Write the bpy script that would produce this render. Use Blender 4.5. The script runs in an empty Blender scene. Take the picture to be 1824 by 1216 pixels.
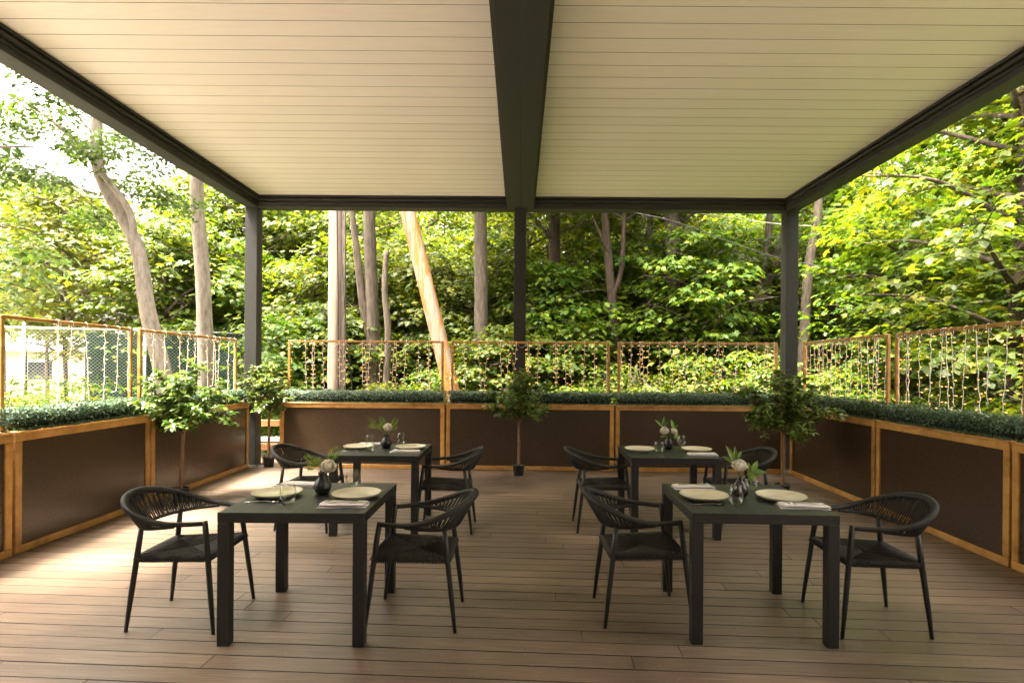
import bpy, math, random
import numpy as np
from mathutils import Vector, Matrix

R = math.radians
random.seed(7)
scene = bpy.context.scene
COL = scene.collection

# ------------------------------------------------------------------ camera
cam_d = bpy.data.cameras.new('camera')
cam_d.sensor_width = 36.0
cam_d.lens = 1000.0 / 1824.0 * 36.0
cam_d.shift_x = -13.0 / 1824.0
cam_d.shift_y = 47.0 / 1824.0
cam_d.clip_start = 0.05
cam_d.clip_end = 600.0
cam = bpy.data.objects.new('camera', cam_d)
COL.objects.link(cam)
cam.location = (0.0, 0.0, 1.58)
cam.rotation_euler = (R(90), -0.007, 0.0)
scene.camera = cam

# ------------------------------------------------------------------ world, sun, exposure
SUN_D = Vector((0.318, 0.13, -0.94)).normalized()        # direction the light travels
sun_el = math.asin(-SUN_D.z)
sun_az = math.atan2(-SUN_D.x, -SUN_D.y)                   # from +Y towards +X
world = bpy.data.worlds.new('World')
scene.world = world
world.use_nodes = True
wn = world.node_tree.nodes
wl = world.node_tree.links
wn.clear()
w_out = wn.new('ShaderNodeOutputWorld')
w_bg = wn.new('ShaderNodeBackground')
w_sky = wn.new('ShaderNodeTexSky')
w_sky.sky_type = 'NISHITA'
w_sky.sun_disc = False
w_sky.sun_elevation = sun_el
w_sky.sun_rotation = sun_az
w_sky.air_density = 0.7
w_sky.dust_density = 10.0
w_sky.ozone_density = 0.4
w_bg.inputs['Strength'].default_value = 0.15
w_hs = wn.new('ShaderNodeHueSaturation')                   # hazy, almost colourless summer sky
w_hs.inputs['Saturation'].default_value = 0.30
w_wb = wn.new('ShaderNodeMix'); w_wb.data_type = 'RGBA'; w_wb.blend_type = 'MULTIPLY'
w_wb.inputs[0].default_value = 1.0
w_wb.inputs[7].default_value = (1.06, 0.97, 0.86, 1)
wl.new(w_sky.outputs[0], w_hs.inputs['Color'])
wl.new(w_hs.outputs[0], w_wb.inputs[6])
wl.new(w_wb.outputs[2], w_bg.inputs['Color'])
wl.new(w_bg.outputs[0], w_out.inputs['Surface'])

sun_l = bpy.data.lights.new('sun', 'SUN')
sun_l.energy = 2.2
sun_l.angle = R(11.0)
sun_l.color = (1.0, 0.89, 0.73)
sun = bpy.data.objects.new('sun', sun_l)
COL.objects.link(sun)
sun.rotation_euler = SUN_D.to_track_quat('-Z', 'Y').to_euler()
sun.location = (-10, 0, 30)

scene.render.engine = 'CYCLES'
scene.view_settings.view_transform = 'Standard'
scene.view_settings.look = 'None'
scene.view_settings.exposure = 3.84
scene.view_settings.gamma = 1.0
scene.cycles.use_denoising = True
scene.cycles.use_adaptive_sampling = True
scene.cycles.adaptive_threshold = 0.02
scene.cycles.max_bounces = 9
scene.cycles.diffuse_bounces = 5
scene.cycles.glossy_bounces = 4
scene.cycles.transmission_bounces = 6
scene.cycles.transparent_max_bounces = 12
scene.cycles.sample_clamp_indirect = 6.0


# ------------------------------------------------------------------ materials
def new_mat(name):
    m = bpy.data.materials.new(name)
    m.use_nodes = True
    nt = m.node_tree
    nt.nodes.clear()
    out = nt.nodes.new('ShaderNodeOutputMaterial')
    return m, nt.nodes, nt.links, out


def ramp(n, stops):
    r = n.new('ShaderNodeValToRGB')
    e = r.color_ramp.elements
    e[0].position, e[0].color = stops[0][0], (*stops[0][1], 1)
    e[1].position, e[1].color = stops[-1][0], (*stops[-1][1], 1)
    for p, c in stops[1:-1]:
        k = e.new(p)
        k.color = (*c, 1)
    return r


def pmat(name, stops, scale=(8, 8, 8), rough=(0.4, 0.6), bump=0.0, bump_scale=None, metal=0.0, spec=0.5,
         detail=6.0, rnd=0.0, coat=0.0):
    """Principled material with a noise-driven colour ramp, roughness range, fine bump and per-object variation."""
    m, n, l, out = new_mat(name)
    b = n.new('ShaderNodeBsdfPrincipled')
    tc = n.new('ShaderNodeTexCoord')
    oi = n.new('ShaderNodeObjectInfo')
    off = n.new('ShaderNodeVectorMath'); off.operation = 'SCALE'
    off.inputs[0].default_value = (13.7, 7.3, 5.1)
    l.new(oi.outputs['Random'], off.inputs['Scale'])
    add = n.new('ShaderNodeVectorMath'); add.operation = 'ADD'
    l.new(tc.outputs['Object'], add.inputs[0]); l.new(off.outputs[0], add.inputs[1])
    mp = n.new('ShaderNodeMapping')
    mp.inputs['Scale'].default_value = scale
    l.new(add.outputs[0], mp.inputs['Vector'])
    nz = n.new('ShaderNodeTexNoise')
    nz.inputs['Scale'].default_value = 1.0
    nz.inputs['Detail'].default_value = detail
    nz.inputs['Roughness'].default_value = 0.65
    l.new(mp.outputs[0], nz.inputs['Vector'])
    rp = ramp(n, stops)
    l.new(nz.outputs['Fac'], rp.inputs[0])
    col = rp.outputs[0]
    if rnd:
        hs = n.new('ShaderNodeHueSaturation')
        mr = n.new('ShaderNodeMapRange')
        mr.inputs['To Min'].default_value = 1 - rnd
        mr.inputs['To Max'].default_value = 1 + rnd
        l.new(oi.outputs['Random'], mr.inputs['Value'])
        l.new(mr.outputs[0], hs.inputs['Value'])
        l.new(col, hs.inputs['Color'])
        col = hs.outputs[0]
    l.new(col, b.inputs['Base Color'])
    rr = n.new('ShaderNodeMapRange')
    rr.inputs['From Min'].default_value = 0.3
    rr.inputs['From Max'].default_value = 0.7
    rr.inputs['To Min'].default_value = rough[0]
    rr.inputs['To Max'].default_value = rough[1]
    l.new(nz.outputs['Fac'], rr.inputs['Value'])
    l.new(rr.outputs[0], b.inputs['Roughness'])
    b.inputs['Metallic'].default_value = metal
    b.inputs['Specular IOR Level'].default_value = spec
    b.inputs['Coat Weight'].default_value = coat
    if bump:
        bn = n.new('ShaderNodeTexNoise')
        mp2 = n.new('ShaderNodeMapping')
        mp2.inputs['Scale'].default_value = bump_scale or tuple(3 * s for s in scale)
        l.new(add.outputs[0], mp2.inputs['Vector'])
        bn.inputs['Scale'].default_value = 1.0
        bn.inputs['Detail'].default_value = 5.0
        l.new(mp2.outputs[0], bn.inputs['Vector'])
        bp = n.new('ShaderNodeBump')
        bp.inputs['Strength'].default_value = bump
        bp.inputs['Distance'].default_value = 0.01
        l.new(bn.outputs['Fac'], bp.inputs['Height'])
        l.new(bp.outputs[0], b.inputs['Normal'])
    l.new(b.outputs[0], out.inputs['Surface'])
    return m


def leaf_mat(name, stops, trans=0.42, tcol=1.6, rough=0.5, spec=0.4, hue=0.02, val=0.2):
    """Leaf: principled front with light passing through; colour varies leaf by leaf and plant by plant."""
    m, n, l, out = new_mat(name)
    geo = n.new('ShaderNodeNewGeometry')
    oi = n.new('ShaderNodeObjectInfo')
    rp = ramp(n, stops)
    l.new(geo.outputs['Random Per Island'], rp.inputs[0])
    hs = n.new('ShaderNodeHueSaturation')
    mh = n.new('ShaderNodeMapRange')
    mh.inputs['To Min'].default_value = 0.5 - hue
    mh.inputs['To Max'].default_value = 0.5 + hue
    l.new(oi.outputs['Random'], mh.inputs['Value'])
    l.new(mh.outputs[0], hs.inputs['Hue'])
    mv = n.new('ShaderNodeMapRange')
    mv.inputs['To Min'].default_value = 1 - val
    mv.inputs['To Max'].default_value = 1 + val
    l.new(oi.outputs['Random'], mv.inputs['Value'])
    l.new(mv.outputs[0], hs.inputs['Value'])
    l.new(rp.outputs[0], hs.inputs['Color'])
    b = n.new('ShaderNodeBsdfPrincipled')
    b.inputs['Roughness'].default_value = rough
    b.inputs['Specular IOR Level'].default_value = spec
    l.new(hs.outputs[0], b.inputs['Base Color'])
    tr = n.new('ShaderNodeBsdfTranslucent')
    mul = n.new('ShaderNodeMix'); mul.data_type = 'RGBA'; mul.blend_type = 'MULTIPLY'
    mul.inputs[0].default_value = 1.0
    mul.inputs[7].default_value = (tcol * 1.15, tcol, tcol * 0.45, 1)
    l.new(hs.outputs[0], mul.inputs[6])
    l.new(mul.outputs[2], tr.inputs['Color'])
    mx = n.new('ShaderNodeMixShader')
    mx.inputs[0].default_value = trans
    l.new(b.outputs[0], mx.inputs[1]); l.new(tr.outputs[0], mx.inputs[2])
    l.new(mx.outputs[0], out.inputs['Surface'])
    return m


def glass_mat(name, tint=(0.97, 0.98, 0.95)):
    m, n, l, out = new_mat(name)
    t = n.new('ShaderNodeBsdfTransparent'); t.inputs[0].default_value = (*tint, 1)
    g = n.new('ShaderNodeBsdfGlossy'); g.inputs['Roughness'].default_value = 0.02
    lw = n.new('ShaderNodeLayerWeight'); lw.inputs['Blend'].default_value = 0.5
    pw = n.new('ShaderNodeMath'); pw.operation = 'POWER'; pw.inputs[1].default_value = 3.0
    l.new(lw.outputs['Facing'], pw.inputs[0])
    f = n.new('ShaderNodeMapRange'); f.inputs['To Min'].default_value = 0.035; f.inputs['To Max'].default_value = 0.75
    l.new(pw.outputs[0], f.inputs['Value'])
    mx = n.new('ShaderNodeMixShader')
    l.new(f.outputs[0], mx.inputs[0]); l.new(t.outputs[0], mx.inputs[1]); l.new(g.outputs[0], mx.inputs[2])
    l.new(mx.outputs[0], out.inputs['Surface'])
    return m


def emit_mat(name, col, strength):
    m, n, l, out = new_mat(name)
    e = n.new('ShaderNodeEmission')
    e.inputs[0].default_value = (*col, 1)
    e.inputs[1].default_value = strength
    l.new(e.outputs[0], out.inputs['Surface'])
    return m


def table_mat():
    """Charcoal-green powder coat with fine ribs running along Y."""
    m, n, l, out = new_mat('table_coating')
    b = n.new('ShaderNodeBsdfPrincipled')
    tc = n.new('ShaderNodeTexCoord')
    mp = n.new('ShaderNodeMapping'); mp.inputs['Scale'].default_value = (85, 1.2, 4)
    l.new(tc.outputs['Object'], mp.inputs['Vector'])
    nz = n.new('ShaderNodeTexNoise'); nz.inputs['Scale'].default_value = 1; nz.inputs['Detail'].default_value = 4
    l.new(mp.outputs[0], nz.inputs['Vector'])
    rp = ramp(n, [(0.35, (0.005, 0.0072, 0.0075)), (0.5, (0.013, 0.0175, 0.018)), (0.68, (0.042, 0.052, 0.053))])
    l.new(nz.outputs['Fac'], rp.inputs[0]); l.new(rp.outputs[0], b.inputs['Base Color'])
    b.inputs['Roughness'].default_value = 0.40
    b.inputs['Specular IOR Level'].default_value = 0.32
    bp = n.new('ShaderNodeBump'); bp.inputs['Strength'].default_value = 0.35; bp.inputs['Distance'].default_value = 0.004
    l.new(nz.outputs['Fac'], bp.inputs['Height']); l.new(bp.outputs[0], b.inputs['Normal'])
    l.new(b.outputs[0], out.inputs['Surface'])
    return m


def deck_mat():
    """Weathered composite board: long grain, per-board tone, blotchy wear and pale specks."""
    m, n, l, out = new_mat('deck_board')
    b = n.new('ShaderNodeBsdfPrincipled')
    tc = n.new('ShaderNodeTexCoord'); oi = n.new('ShaderNodeObjectInfo'); geo = n.new('ShaderNodeNewGeometry')
    off = n.new('ShaderNodeVectorMath'); off.operation = 'SCALE'; off.inputs[0].default_value = (31, 17, 3)
    l.new(oi.outputs['Random'], off.inputs['Scale'])
    add = n.new('ShaderNodeVectorMath'); add.operation = 'ADD'
    l.new(tc.outputs['Object'], add.inputs[0]); l.new(off.outputs[0], add.inputs[1])
    mp = n.new('ShaderNodeMapping'); mp.inputs['Scale'].default_value = (2.2, 60, 20)
    l.new(add.outputs[0], mp.inputs['Vector'])
    grain = n.new('ShaderNodeTexNoise'); grain.inputs['Scale'].default_value = 1.5; grain.inputs['Detail'].default_value = 7
    l.new(mp.outputs[0], grain.inputs['Vector'])
    rp = ramp(n, [(0.25, (0.085, 0.058, 0.039)), (0.5, (0.152, 0.107, 0.074)), (0.78, (0.225, 0.166, 0.122))])
    l.new(grain.outputs['Fac'], rp.inputs[0])
    blot = n.new('ShaderNodeTexNoise'); blot.inputs['Scale'].default_value = 1.1; blot.inputs['Detail'].default_value = 5
    l.new(geo.outputs['Position'], blot.inputs['Vector'])
    mr = n.new('ShaderNodeMapRange'); mr.inputs['From Min'].default_value = 0.3; mr.inputs['From Max'].default_value = 0.7
    mr.inputs['To Min'].default_value = 0.62; mr.inputs['To Max'].default_value = 1.32
    l.new(blot.outputs['Fac'], mr.inputs['Value'])
    mr2 = n.new('ShaderNodeMapRange'); mr2.inputs['To Min'].default_value = 0.84; mr2.inputs['To Max'].default_value = 1.16
    l.new(oi.outputs['Random'], mr2.inputs['Value'])
    mu = n.new('ShaderNodeMath'); mu.operation = 'MULTIPLY'
    l.new(mr.outputs[0], mu.inputs[0]); l.new(mr2.outputs[0], mu.inputs[1])
    hs = n.new('ShaderNodeHueSaturation'); l.new(mu.outputs[0], hs.inputs['Value']); l.new(rp.outputs[0], hs.inputs['Color'])
    sp = n.new('ShaderNodeTexNoise'); sp.inputs['Scale'].default_value = 55; sp.inputs['Detail'].default_value = 3
    l.new(geo.outputs['Position'], sp.inputs['Vector'])
    st = n.new('ShaderNodeMapRange'); st.inputs['From Min'].default_value = 0.67; st.inputs['From Max'].default_value = 0.73
    l.new(sp.outputs['Fac'], st.inputs['Value'])
    mx = n.new('ShaderNodeMix'); mx.data_type = 'RGBA'
    l.new(st.outputs[0], mx.inputs[0]); l.new(hs.outputs[0], mx.inputs[6]); mx.inputs[7].default_value = (0.30, 0.25, 0.20, 1)
    l.new(mx.outputs[2], b.inputs['Base Color'])
    rr = n.new('ShaderNodeMapRange'); rr.inputs['To Min'].default_value = 0.30; rr.inputs['To Max'].default_value = 0.52; b.inputs['Specular IOR Level'].default_value = 0.75
    l.new(blot.outputs['Fac'], rr.inputs['Value']); l.new(rr.outputs[0], b.inputs['Roughness'])
    bp = n.new('ShaderNodeBump'); bp.inputs['Strength'].default_value = 0.25; bp.inputs['Distance'].default_value = 0.004
    l.new(grain.outputs['Fac'], bp.inputs['Height']); l.new(bp.outputs[0], b.inputs['Normal'])
    l.new(b.outputs[0], out.inputs['Surface'])
    return m


M = {}
M['deck'] = deck_mat()
M['under'] = pmat('underside_and_gap_shade', [(0.3, (0.012, 0.010, 0.008)), (0.7, (0.03, 0.025, 0.02))])  # deck substructure, and painted shade on board and slat sides
M['table'] = table_mat()
M['table_leg'] = pmat('table_leg_coating', [(0.3, (0.0075, 0.0085, 0.0075)), (0.7, (0.011, 0.0125, 0.011))], (30, 30, 30), (0.42, 0.52))
M['frame_metal'] = pmat('pergola_coating', [(0.3, (0.030, 0.0305, 0.0285)), (0.7, (0.040, 0.0405, 0.038))], (30, 30, 30), (0.5, 0.6), 0.06, (400, 400, 400), spec=0.22)
M['slat'] = pmat('louver_paint', [(0.3, (0.68, 0.635, 0.585)), (0.7, (0.74, 0.695, 0.64))], (3, 30, 30), (0.42, 0.55), 0.05, (300, 300, 300), rnd=0.025)
M['wood'] = pmat('stained_pine', [(0.28, (0.24, 0.105, 0.02)), (0.5, (0.44, 0.225, 0.055)), (0.75, (0.56, 0.32, 0.10))], (6, 6, 6), (0.4, 0.6), 0.2, (60, 60, 60), rnd=0.16)
M['rail_wood'] = pmat('cedar_rail', [(0.28, (0.28, 0.11, 0.035)), (0.75, (0.5, 0.24, 0.09))], (2, 20, 20), (0.5, 0.7), 0.2, rnd=0.12)
M['panel'] = pmat('bronze_panel', [(0.3, (0.0450, 0.0285, 0.0155)), (0.7, (0.0475, 0.0305, 0.0170))], (90, 90, 90), (0.27, 0.285), detail=3.0, spec=0.55)
M['chair_metal'] = pmat('chair_coating', [(0.3, (0.009, 0.0098, 0.0085)), (0.7, (0.014, 0.015, 0.013))], (40, 40, 40), (0.35, 0.5))
M['rope'] = pmat('charcoal_rope', [(0.3, (0.0125, 0.0122, 0.0098)), (0.7, (0.028, 0.0268, 0.021))], (120, 120, 120), (0.65, 0.8))
M['plate'] = pmat('cream_glaze', [(0.3, (0.60, 0.55, 0.40)), (0.7, (0.66, 0.61, 0.46))], (10, 10, 10), (0.14, 0.22))
M['napkin'] = pmat('white_linen', [(0.3, (0.66, 0.62, 0.60)), (0.7, (0.76, 0.72, 0.70))], (60, 60, 60), (0.8, 0.9), 0.25, (600, 600, 600))
M['steel'] = pmat('cutlery_steel', [(0.3, (0.55, 0.53, 0.5)), (0.7, (0.65, 0.63, 0.6))], (20, 20, 20), (0.15, 0.25), metal=1.0)
M['vase'] = pmat('matte_black_glaze', [(0.3, (0.012, 0.014, 0.014)), (0.7, (0.024, 0.026, 0.025))], (30, 30, 30), (0.32, 0.45), 0.08)
M['vase_sheen'] = pmat('dark_plum_glaze', [(0.3, (0.018, 0.014, 0.015)), (0.7, (0.03, 0.022, 0.022))], (30, 30, 30), (0.18, 0.28), 0.05)
M['glass'] = glass_mat('drinking_glass')
M['petal'] = leaf_mat('white_petal', [(0, (0.86, 0.83, 0.74)), (1, (0.92, 0.90, 0.84))], 0.35, 1.0, 0.6, 0.2, 0.0, 0.03)
M['petal'].node_tree.nodes['Mix'].inputs[7].default_value = (1.0, 0.97, 0.85, 1)
M['fern'] = leaf_mat('fern_green', [(0, (0.07, 0.16, 0.028)), (0.6, (0.14, 0.27, 0.045)), (1, (0.20, 0.33, 0.065))], 0.4)
M['stem'] = pmat('green_stem', [(0.3, (0.05, 0.11, 0.03)), (0.7, (0.08, 0.15, 0.04))])
M['boxwood'] = leaf_mat('boxwood_leaf', [(0, (0.018, 0.052, 0.022)), (0.55, (0.055, 0.122, 0.058)), (0.85, (0.115, 0.195, 0.105)), (1, (0.24, 0.30, 0.19))], 0.2, 1.2, 0.38, 0.55, 0.004, 0.05)
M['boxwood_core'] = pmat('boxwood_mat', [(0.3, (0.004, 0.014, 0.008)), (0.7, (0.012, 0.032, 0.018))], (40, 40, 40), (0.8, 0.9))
M['wire'] = pmat('white_wire', [(0.3, (0.74, 0.72, 0.66)), (0.7, (0.82, 0.80, 0.74))], rough=(0.4, 0.5))
M['bulb'] = emit_mat('warm_bulb', (1.0, 0.42, 0.09), 0.45)
M['clip'] = pmat('clear_socket', [(0.3, (0.6, 0.58, 0.5)), (0.7, (0.7, 0.68, 0.6))], rough=(0.3, 0.4))
M['pot'] = pmat('black_plastic', [(0.3, (0.012, 0.013, 0.012)), (0.7, (0.024, 0.025, 0.022))], rough=(0.45, 0.6))
M['soil'] = pmat('potting_soil', [(0.3, (0.03, 0.018, 0.01)), (0.7, (0.07, 0.045, 0.03))], (60, 60, 60), (0.9, 1.0), 0.6)
M['ficus_bark'] = pmat('ficus_stem', [(0.3, (0.14, 0.075, 0.035)), (0.7, (0.26, 0.15, 0.075))], (30, 30, 6), (0.6, 0.8), 0.5, (80, 80, 20))
M['ficus'] = leaf_mat('ficus_leaf', [(0, (0.030, 0.080, 0.013)), (0.5, (0.088, 0.168, 0.025)), (0.85, (0.17, 0.245, 0.040)), (1, (0.28, 0.33, 0.11))], 0.28, 1.5, 0.32, 0.6, 0.012, 0.12)
LEAF_STOPS = [(0, (0.023, 0.054, 0.004)), (0.45, (0.060, 0.108, 0.007)), (0.85, (0.105, 0.148, 0.010)), (1, (0.16, 0.17, 0.018))]
M['maple'] = leaf_mat('maple_leaf', LEAF_STOPS, 0.45, 1.75, 0.5, 0.35, 0.018, 0.2)
M['locust'] = leaf_mat('locust_leaf', [(0, (0.035, 0.080, 0.016)), (0.6, (0.065, 0.125, 0.026)), (1, (0.10, 0.15, 0.04))], 0.35, 1.5)
M['weed'] = leaf_mat('weed_leaf', [(0, (0.05, 0.12, 0.015)), (0.6, (0.13, 0.22, 0.03)), (1, (0.3, 0.28, 0.05))], 0.45, 1.6)
M['bark_pale'] = pmat('pale_bark', [(0.28, (0.12, 0.095, 0.075)), (0.5, (0.25, 0.21, 0.172)), (0.75, (0.36, 0.31, 0.26))], (14, 14, 4), (0.7, 0.9), 0.6, (40, 40, 8))
M['bark_grey'] = pmat('grey_bark', [(0.3, (0.032, 0.024, 0.017)), (0.5, (0.085, 0.066, 0.048)), (0.75, (0.16, 0.128, 0.096))], (22, 22, 4), (0.8, 0.95), 0.9, (50, 50, 7))
M['bark_dark'] = pmat('dark_bark', [(0.3, (0.018, 0.011, 0.007)), (0.5, (0.048, 0.031, 0.02)), (0.75, (0.095, 0.064, 0.044))], (22, 22, 4), (0.8, 0.95), 0.9, (50, 50, 7))
M['pole_wood'] = pmat('weathered_pole', [(0.3, (0.09, 0.062, 0.045)), (0.5, (0.21, 0.16, 0.12)), (0.75, (0.30, 0.24, 0.19))], (24, 24, 1.2), (0.7, 0.85), 0.5, (70, 70, 3))
M['pole_orange'] = pmat('streaked_pole', [(0.30, (0.15, 0.10, 0.07)), (0.45, (0.27, 0.21, 0.165)), (0.52, (0.32, 0.115, 0.02)), (0.72, (0.36, 0.16, 0.04))], (9, 9, 0.55), (0.7, 0.85), 0.5, (70, 70, 3))
M['cable'] = pmat('black_cable', [(0.3, (0.012, 0.012, 0.014)), (0.7, (0.02, 0.02, 0.022))])
M['ground'] = pmat('woodland_soil', [(0.25, (0.035, 0.03, 0.015)), (0.5, (0.07, 0.075, 0.025)), (0.75, (0.13, 0.12, 0.05))], (0.8, 0.8, 0.8), (0.9, 1.0), 0.6, (12, 12, 12))
M['gravel'] = pmat('pale_gravel', [(0.3, (0.40, 0.36, 0.31)), (0.7, (0.55, 0.50, 0.44))], (5, 5, 5), (0.85, 0.95), 0.5, (60, 60, 60))
M['paving'] = pmat('terrace_paving', [(0.3, (0.10, 0.09, 0.08)), (0.7, (0.15, 0.135, 0.12))], (3, 3, 3), (0.8, 0.9), 0.3)
M['concrete'] = pmat('concrete', [(0.3, (0.32, 0.29, 0.26)), (0.7, (0.44, 0.41, 0.37))], (3, 3, 3), (0.8, 0.9), 0.3)
M['render_wall'] = pmat('pink_render', [(0.3, (0.52, 0.40, 0.34)), (0.7, (0.6, 0.48, 0.41))], (1, 1, 1), (0.8, 0.9))
M['roof'] = pmat('grey_shingle', [(0.3, (0.16, 0.15, 0.15)), (0.7, (0.24, 0.23, 0.22))], (6, 6, 6), (0.8, 0.9))
M['window'] = pmat('dark_pane', [(0.3, (0.03, 0.035, 0.04)), (0.7, (0.05, 0.055, 0.06))], rough=(0.05, 0.1))
M['galv'] = pmat('galvanised', [(0.3, (0.42, 0.43, 0.42)), (0.7, (0.55, 0.56, 0.55))], (20, 20, 20), (0.35, 0.5), metal=0.7)
M['screen'] = pmat('green_mesh', [(0.3, (0.006, 0.034, 0.022)), (0.7, (0.014, 0.060, 0.040))], (4, 4, 1), (0.7, 0.85), 0.3)
M['aluminium'] = pmat('ladder_aluminium', [(0.3, (0.55, 0.55, 0.55)), (0.7, (0.66, 0.66, 0.66))], (20, 20, 20), (0.35, 0.5), metal=0.8)
M['white_board'] = pmat('white_paint', [(0.3, (0.62, 0.6, 0.56)), (0.7, (0.72, 0.7, 0.66))], (8, 8, 8), (0.5, 0.7))
M['amber'] = glass_mat('amber_glass', (0.95, 0.55, 0.15))
M['rock'] = pmat('grey_rock', [(0.3, (0.10, 0.08, 0.065)), (0.7, (0.26, 0.22, 0.18))], (4, 4, 4), (0.8, 0.95), 0.8, (20, 20, 20))


# ------------------------------------------------------------------ mesh helpers
def gap_shade_sides(me, mat, keep):
    """Gives the narrow side faces of a board or slat a dark material, painted shade for the gaps."""
    me.materials.append(mat)
    for p in me.polygons:
        if not keep(p.normal):
            p.material_index = 1
    return me


class MB:
    """Collects shapes and links them as one mesh object."""
    def __init__(self):
        self.v, self.f = [], []

    def add(self, vs, fs):
        o = len(self.v)
        self.v.extend([tuple(p) for p in vs])
        self.f.extend([tuple(i + o for i in f) for f in fs])
        return self

    def box(self, x0, x1, y0, y1, z0, z1):
        vs = [(x, y, z) for x in (x0, x1) for y in (y0, y1) for z in (z0, z1)]
        fs = [(0, 1, 3, 2), (4, 6, 7, 5), (0, 4, 5, 1), (2, 3, 7, 6), (0, 2, 6, 4), (1, 5, 7, 3)]
        return self.add(vs, fs)

    def cbox(self, x0, x1, y0, y1, z0, z1, c=0.003):
        """Box with chamfered edges."""
        lo, hi = (x0, y0, z0), (x1, y1, z1)
        vs, idx = [], {}
        for sx in (0, 1):
            for sy in (0, 1):
                for sz in (0, 1):
                    s = (sx, sy, sz)
                    for ax in range(3):
                        p = [(hi[k] - c if s[k] else lo[k] + c) if k != ax else (hi[k] if s[k] else lo[k]) for k in range(3)]
                        idx[(s, ax)] = len(vs)
                        vs.append(p)
        fs = []
        for ax in range(3):
            a, b = [k for k in range(3) if k != ax]
            for s in (0, 1):
                q = []
                for (i, j) in ((0, 0), (1, 0), (1, 1), (0, 1)):
                    k = [0, 0, 0]; k[ax] = s; k[a] = i; k[b] = j
                    q.append(idx[(tuple(k), ax)])
                if (s == 0) == (ax != 1):
                    q.reverse()
                fs.append(tuple(q))
        for ax in range(3):
            a, b = [k for k in range(3) if k != ax]
            for i in (0, 1):
                for j in (0, 1):
                    k0 = [0, 0, 0]; k0[a] = i; k0[b] = j
                    k1 = list(k0); k1[ax] = 1
                    fs.append((idx[(tuple(k0), a)], idx[(tuple(k1), a)], idx[(tuple(k1), b)], idx[(tuple(k0), b)]))
        for sx in (0, 1):
            for sy in (0, 1):
                for sz in (0, 1):
                    fs.append(tuple(idx[((sx, sy, sz), ax)] for ax in range(3)))
        return self.add(vs, fs)

    def tube(self, pts, rad, n=8, caps=True, squash=None):
        pts = [Vector(p) for p in pts]
        if not hasattr(rad, '__len__'):
            rad = [rad] * len(pts)
        vs, fs = [], []
        t = (pts[1] - pts[0]).normalized()
        up = Vector((0, 0, 1)) if abs(t.z) < 0.9 else Vector((1, 0, 0))
        u = t.cross(up).normalized()
        for i, p in enumerate(pts):
            a = pts[max(i - 1, 0)]
            b = pts[min(i + 1, len(pts) - 1)]
            t = (b - a)
            t = t.normalized() if t.length > 1e-9 else Vector((0, 0, 1))
            u = (u - t * u.dot(t))
            u = u.normalized() if u.length > 1e-6 else t.orthogonal().normalized()
            w = t.cross(u)
            for k in range(n):
                an = 2 * math.pi * k / n
                vs.append(p + (u * math.cos(an) + w * math.sin(an)) * rad[i])
        for i in range(len(pts) - 1):
            for k in range(n):
                k2 = (k + 1) % n
                fs.append((i * n + k, i * n + k2, (i + 1) * n + k2, (i + 1) * n + k))
        if caps:
            fs.append(tuple(reversed(range(n))))
            fs.append(tuple((len(pts) - 1) * n + k for k in range(n)))
        return self.add(vs, fs)

    def lathe(self, prof, n=24, c=(0, 0, 0)):
        vs, fs = [], []
        for r, z in prof:
            for k in range(n):
                a = 2 * math.pi * k / n
                vs.append((c[0] + r * math.cos(a), c[1] + r * math.sin(a), c[2] + z))
        for i in range(len(prof) - 1):
            for k in range(n):
                k2 = (k + 1) % n
                fs.append((i * n + k, i * n + k2, (i + 1) * n + k2, (i + 1) * n + k))
        return self.add(vs, fs)

    def mesh(self, name, mat, smooth=False):
        me = bpy.data.meshes.new(name)
        me.from_pydata(self.v, [], self.f)
        me.materials.append(mat)
        if smooth:
            me.polygons.foreach_set('use_smooth', [True] * len(me.polygons))
        me.update()
        return me

    def build(self, name, mat, parent=None, smooth=False, loc=(0, 0, 0), rot=(0, 0, 0)):
        return link(name, self.mesh(name, mat, smooth), parent, loc, rot)


def link(name, data, parent=None, loc=(0, 0, 0), rot=(0, 0, 0)):
    o = bpy.data.objects.new(name, data)
    COL.objects.link(o)
    o.parent = parent
    o.location = loc
    o.rotation_euler = rot
    return o


def tag(o, label=None, cat=None, group=None, kind=None):
    if label:
        o['label'] = label
    if cat:
        o['category'] = cat
    if group:
        o['group'] = group
    if kind:
        o['kind'] = kind
    return o


def thing(name, label, cat, loc=(0, 0, 0), rz=0.0, group=None):
    return tag(link(name, None, None, loc, (0, 0, rz)), label, cat, group)


def copy_tree(o, parent=None):
    c = o.copy()
    COL.objects.link(c)
    c.parent = parent
    for ch in o.children:
        copy_tree(ch, c)
    return c


def catmull(pts, per=8):
    pts = [Vector(p) for p in pts]
    P = [pts[0] * 2 - pts[1]] + pts + [pts[-1] * 2 - pts[-2]]
    out = []
    for i in range(1, len(P) - 2):
        p0, p1, p2, p3 = P[i - 1:i + 3]
        for k in range(per):
            t = k / per
            out.append(0.5 * ((2 * p1) + (p2 - p0) * t + (2 * p0 - 5 * p1 + 4 * p2 - p3) * t * t + (3 * p1 - p0 - 3 * p2 + p3) * t ** 3))
    out.append(pts[-1])
    return out


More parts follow.
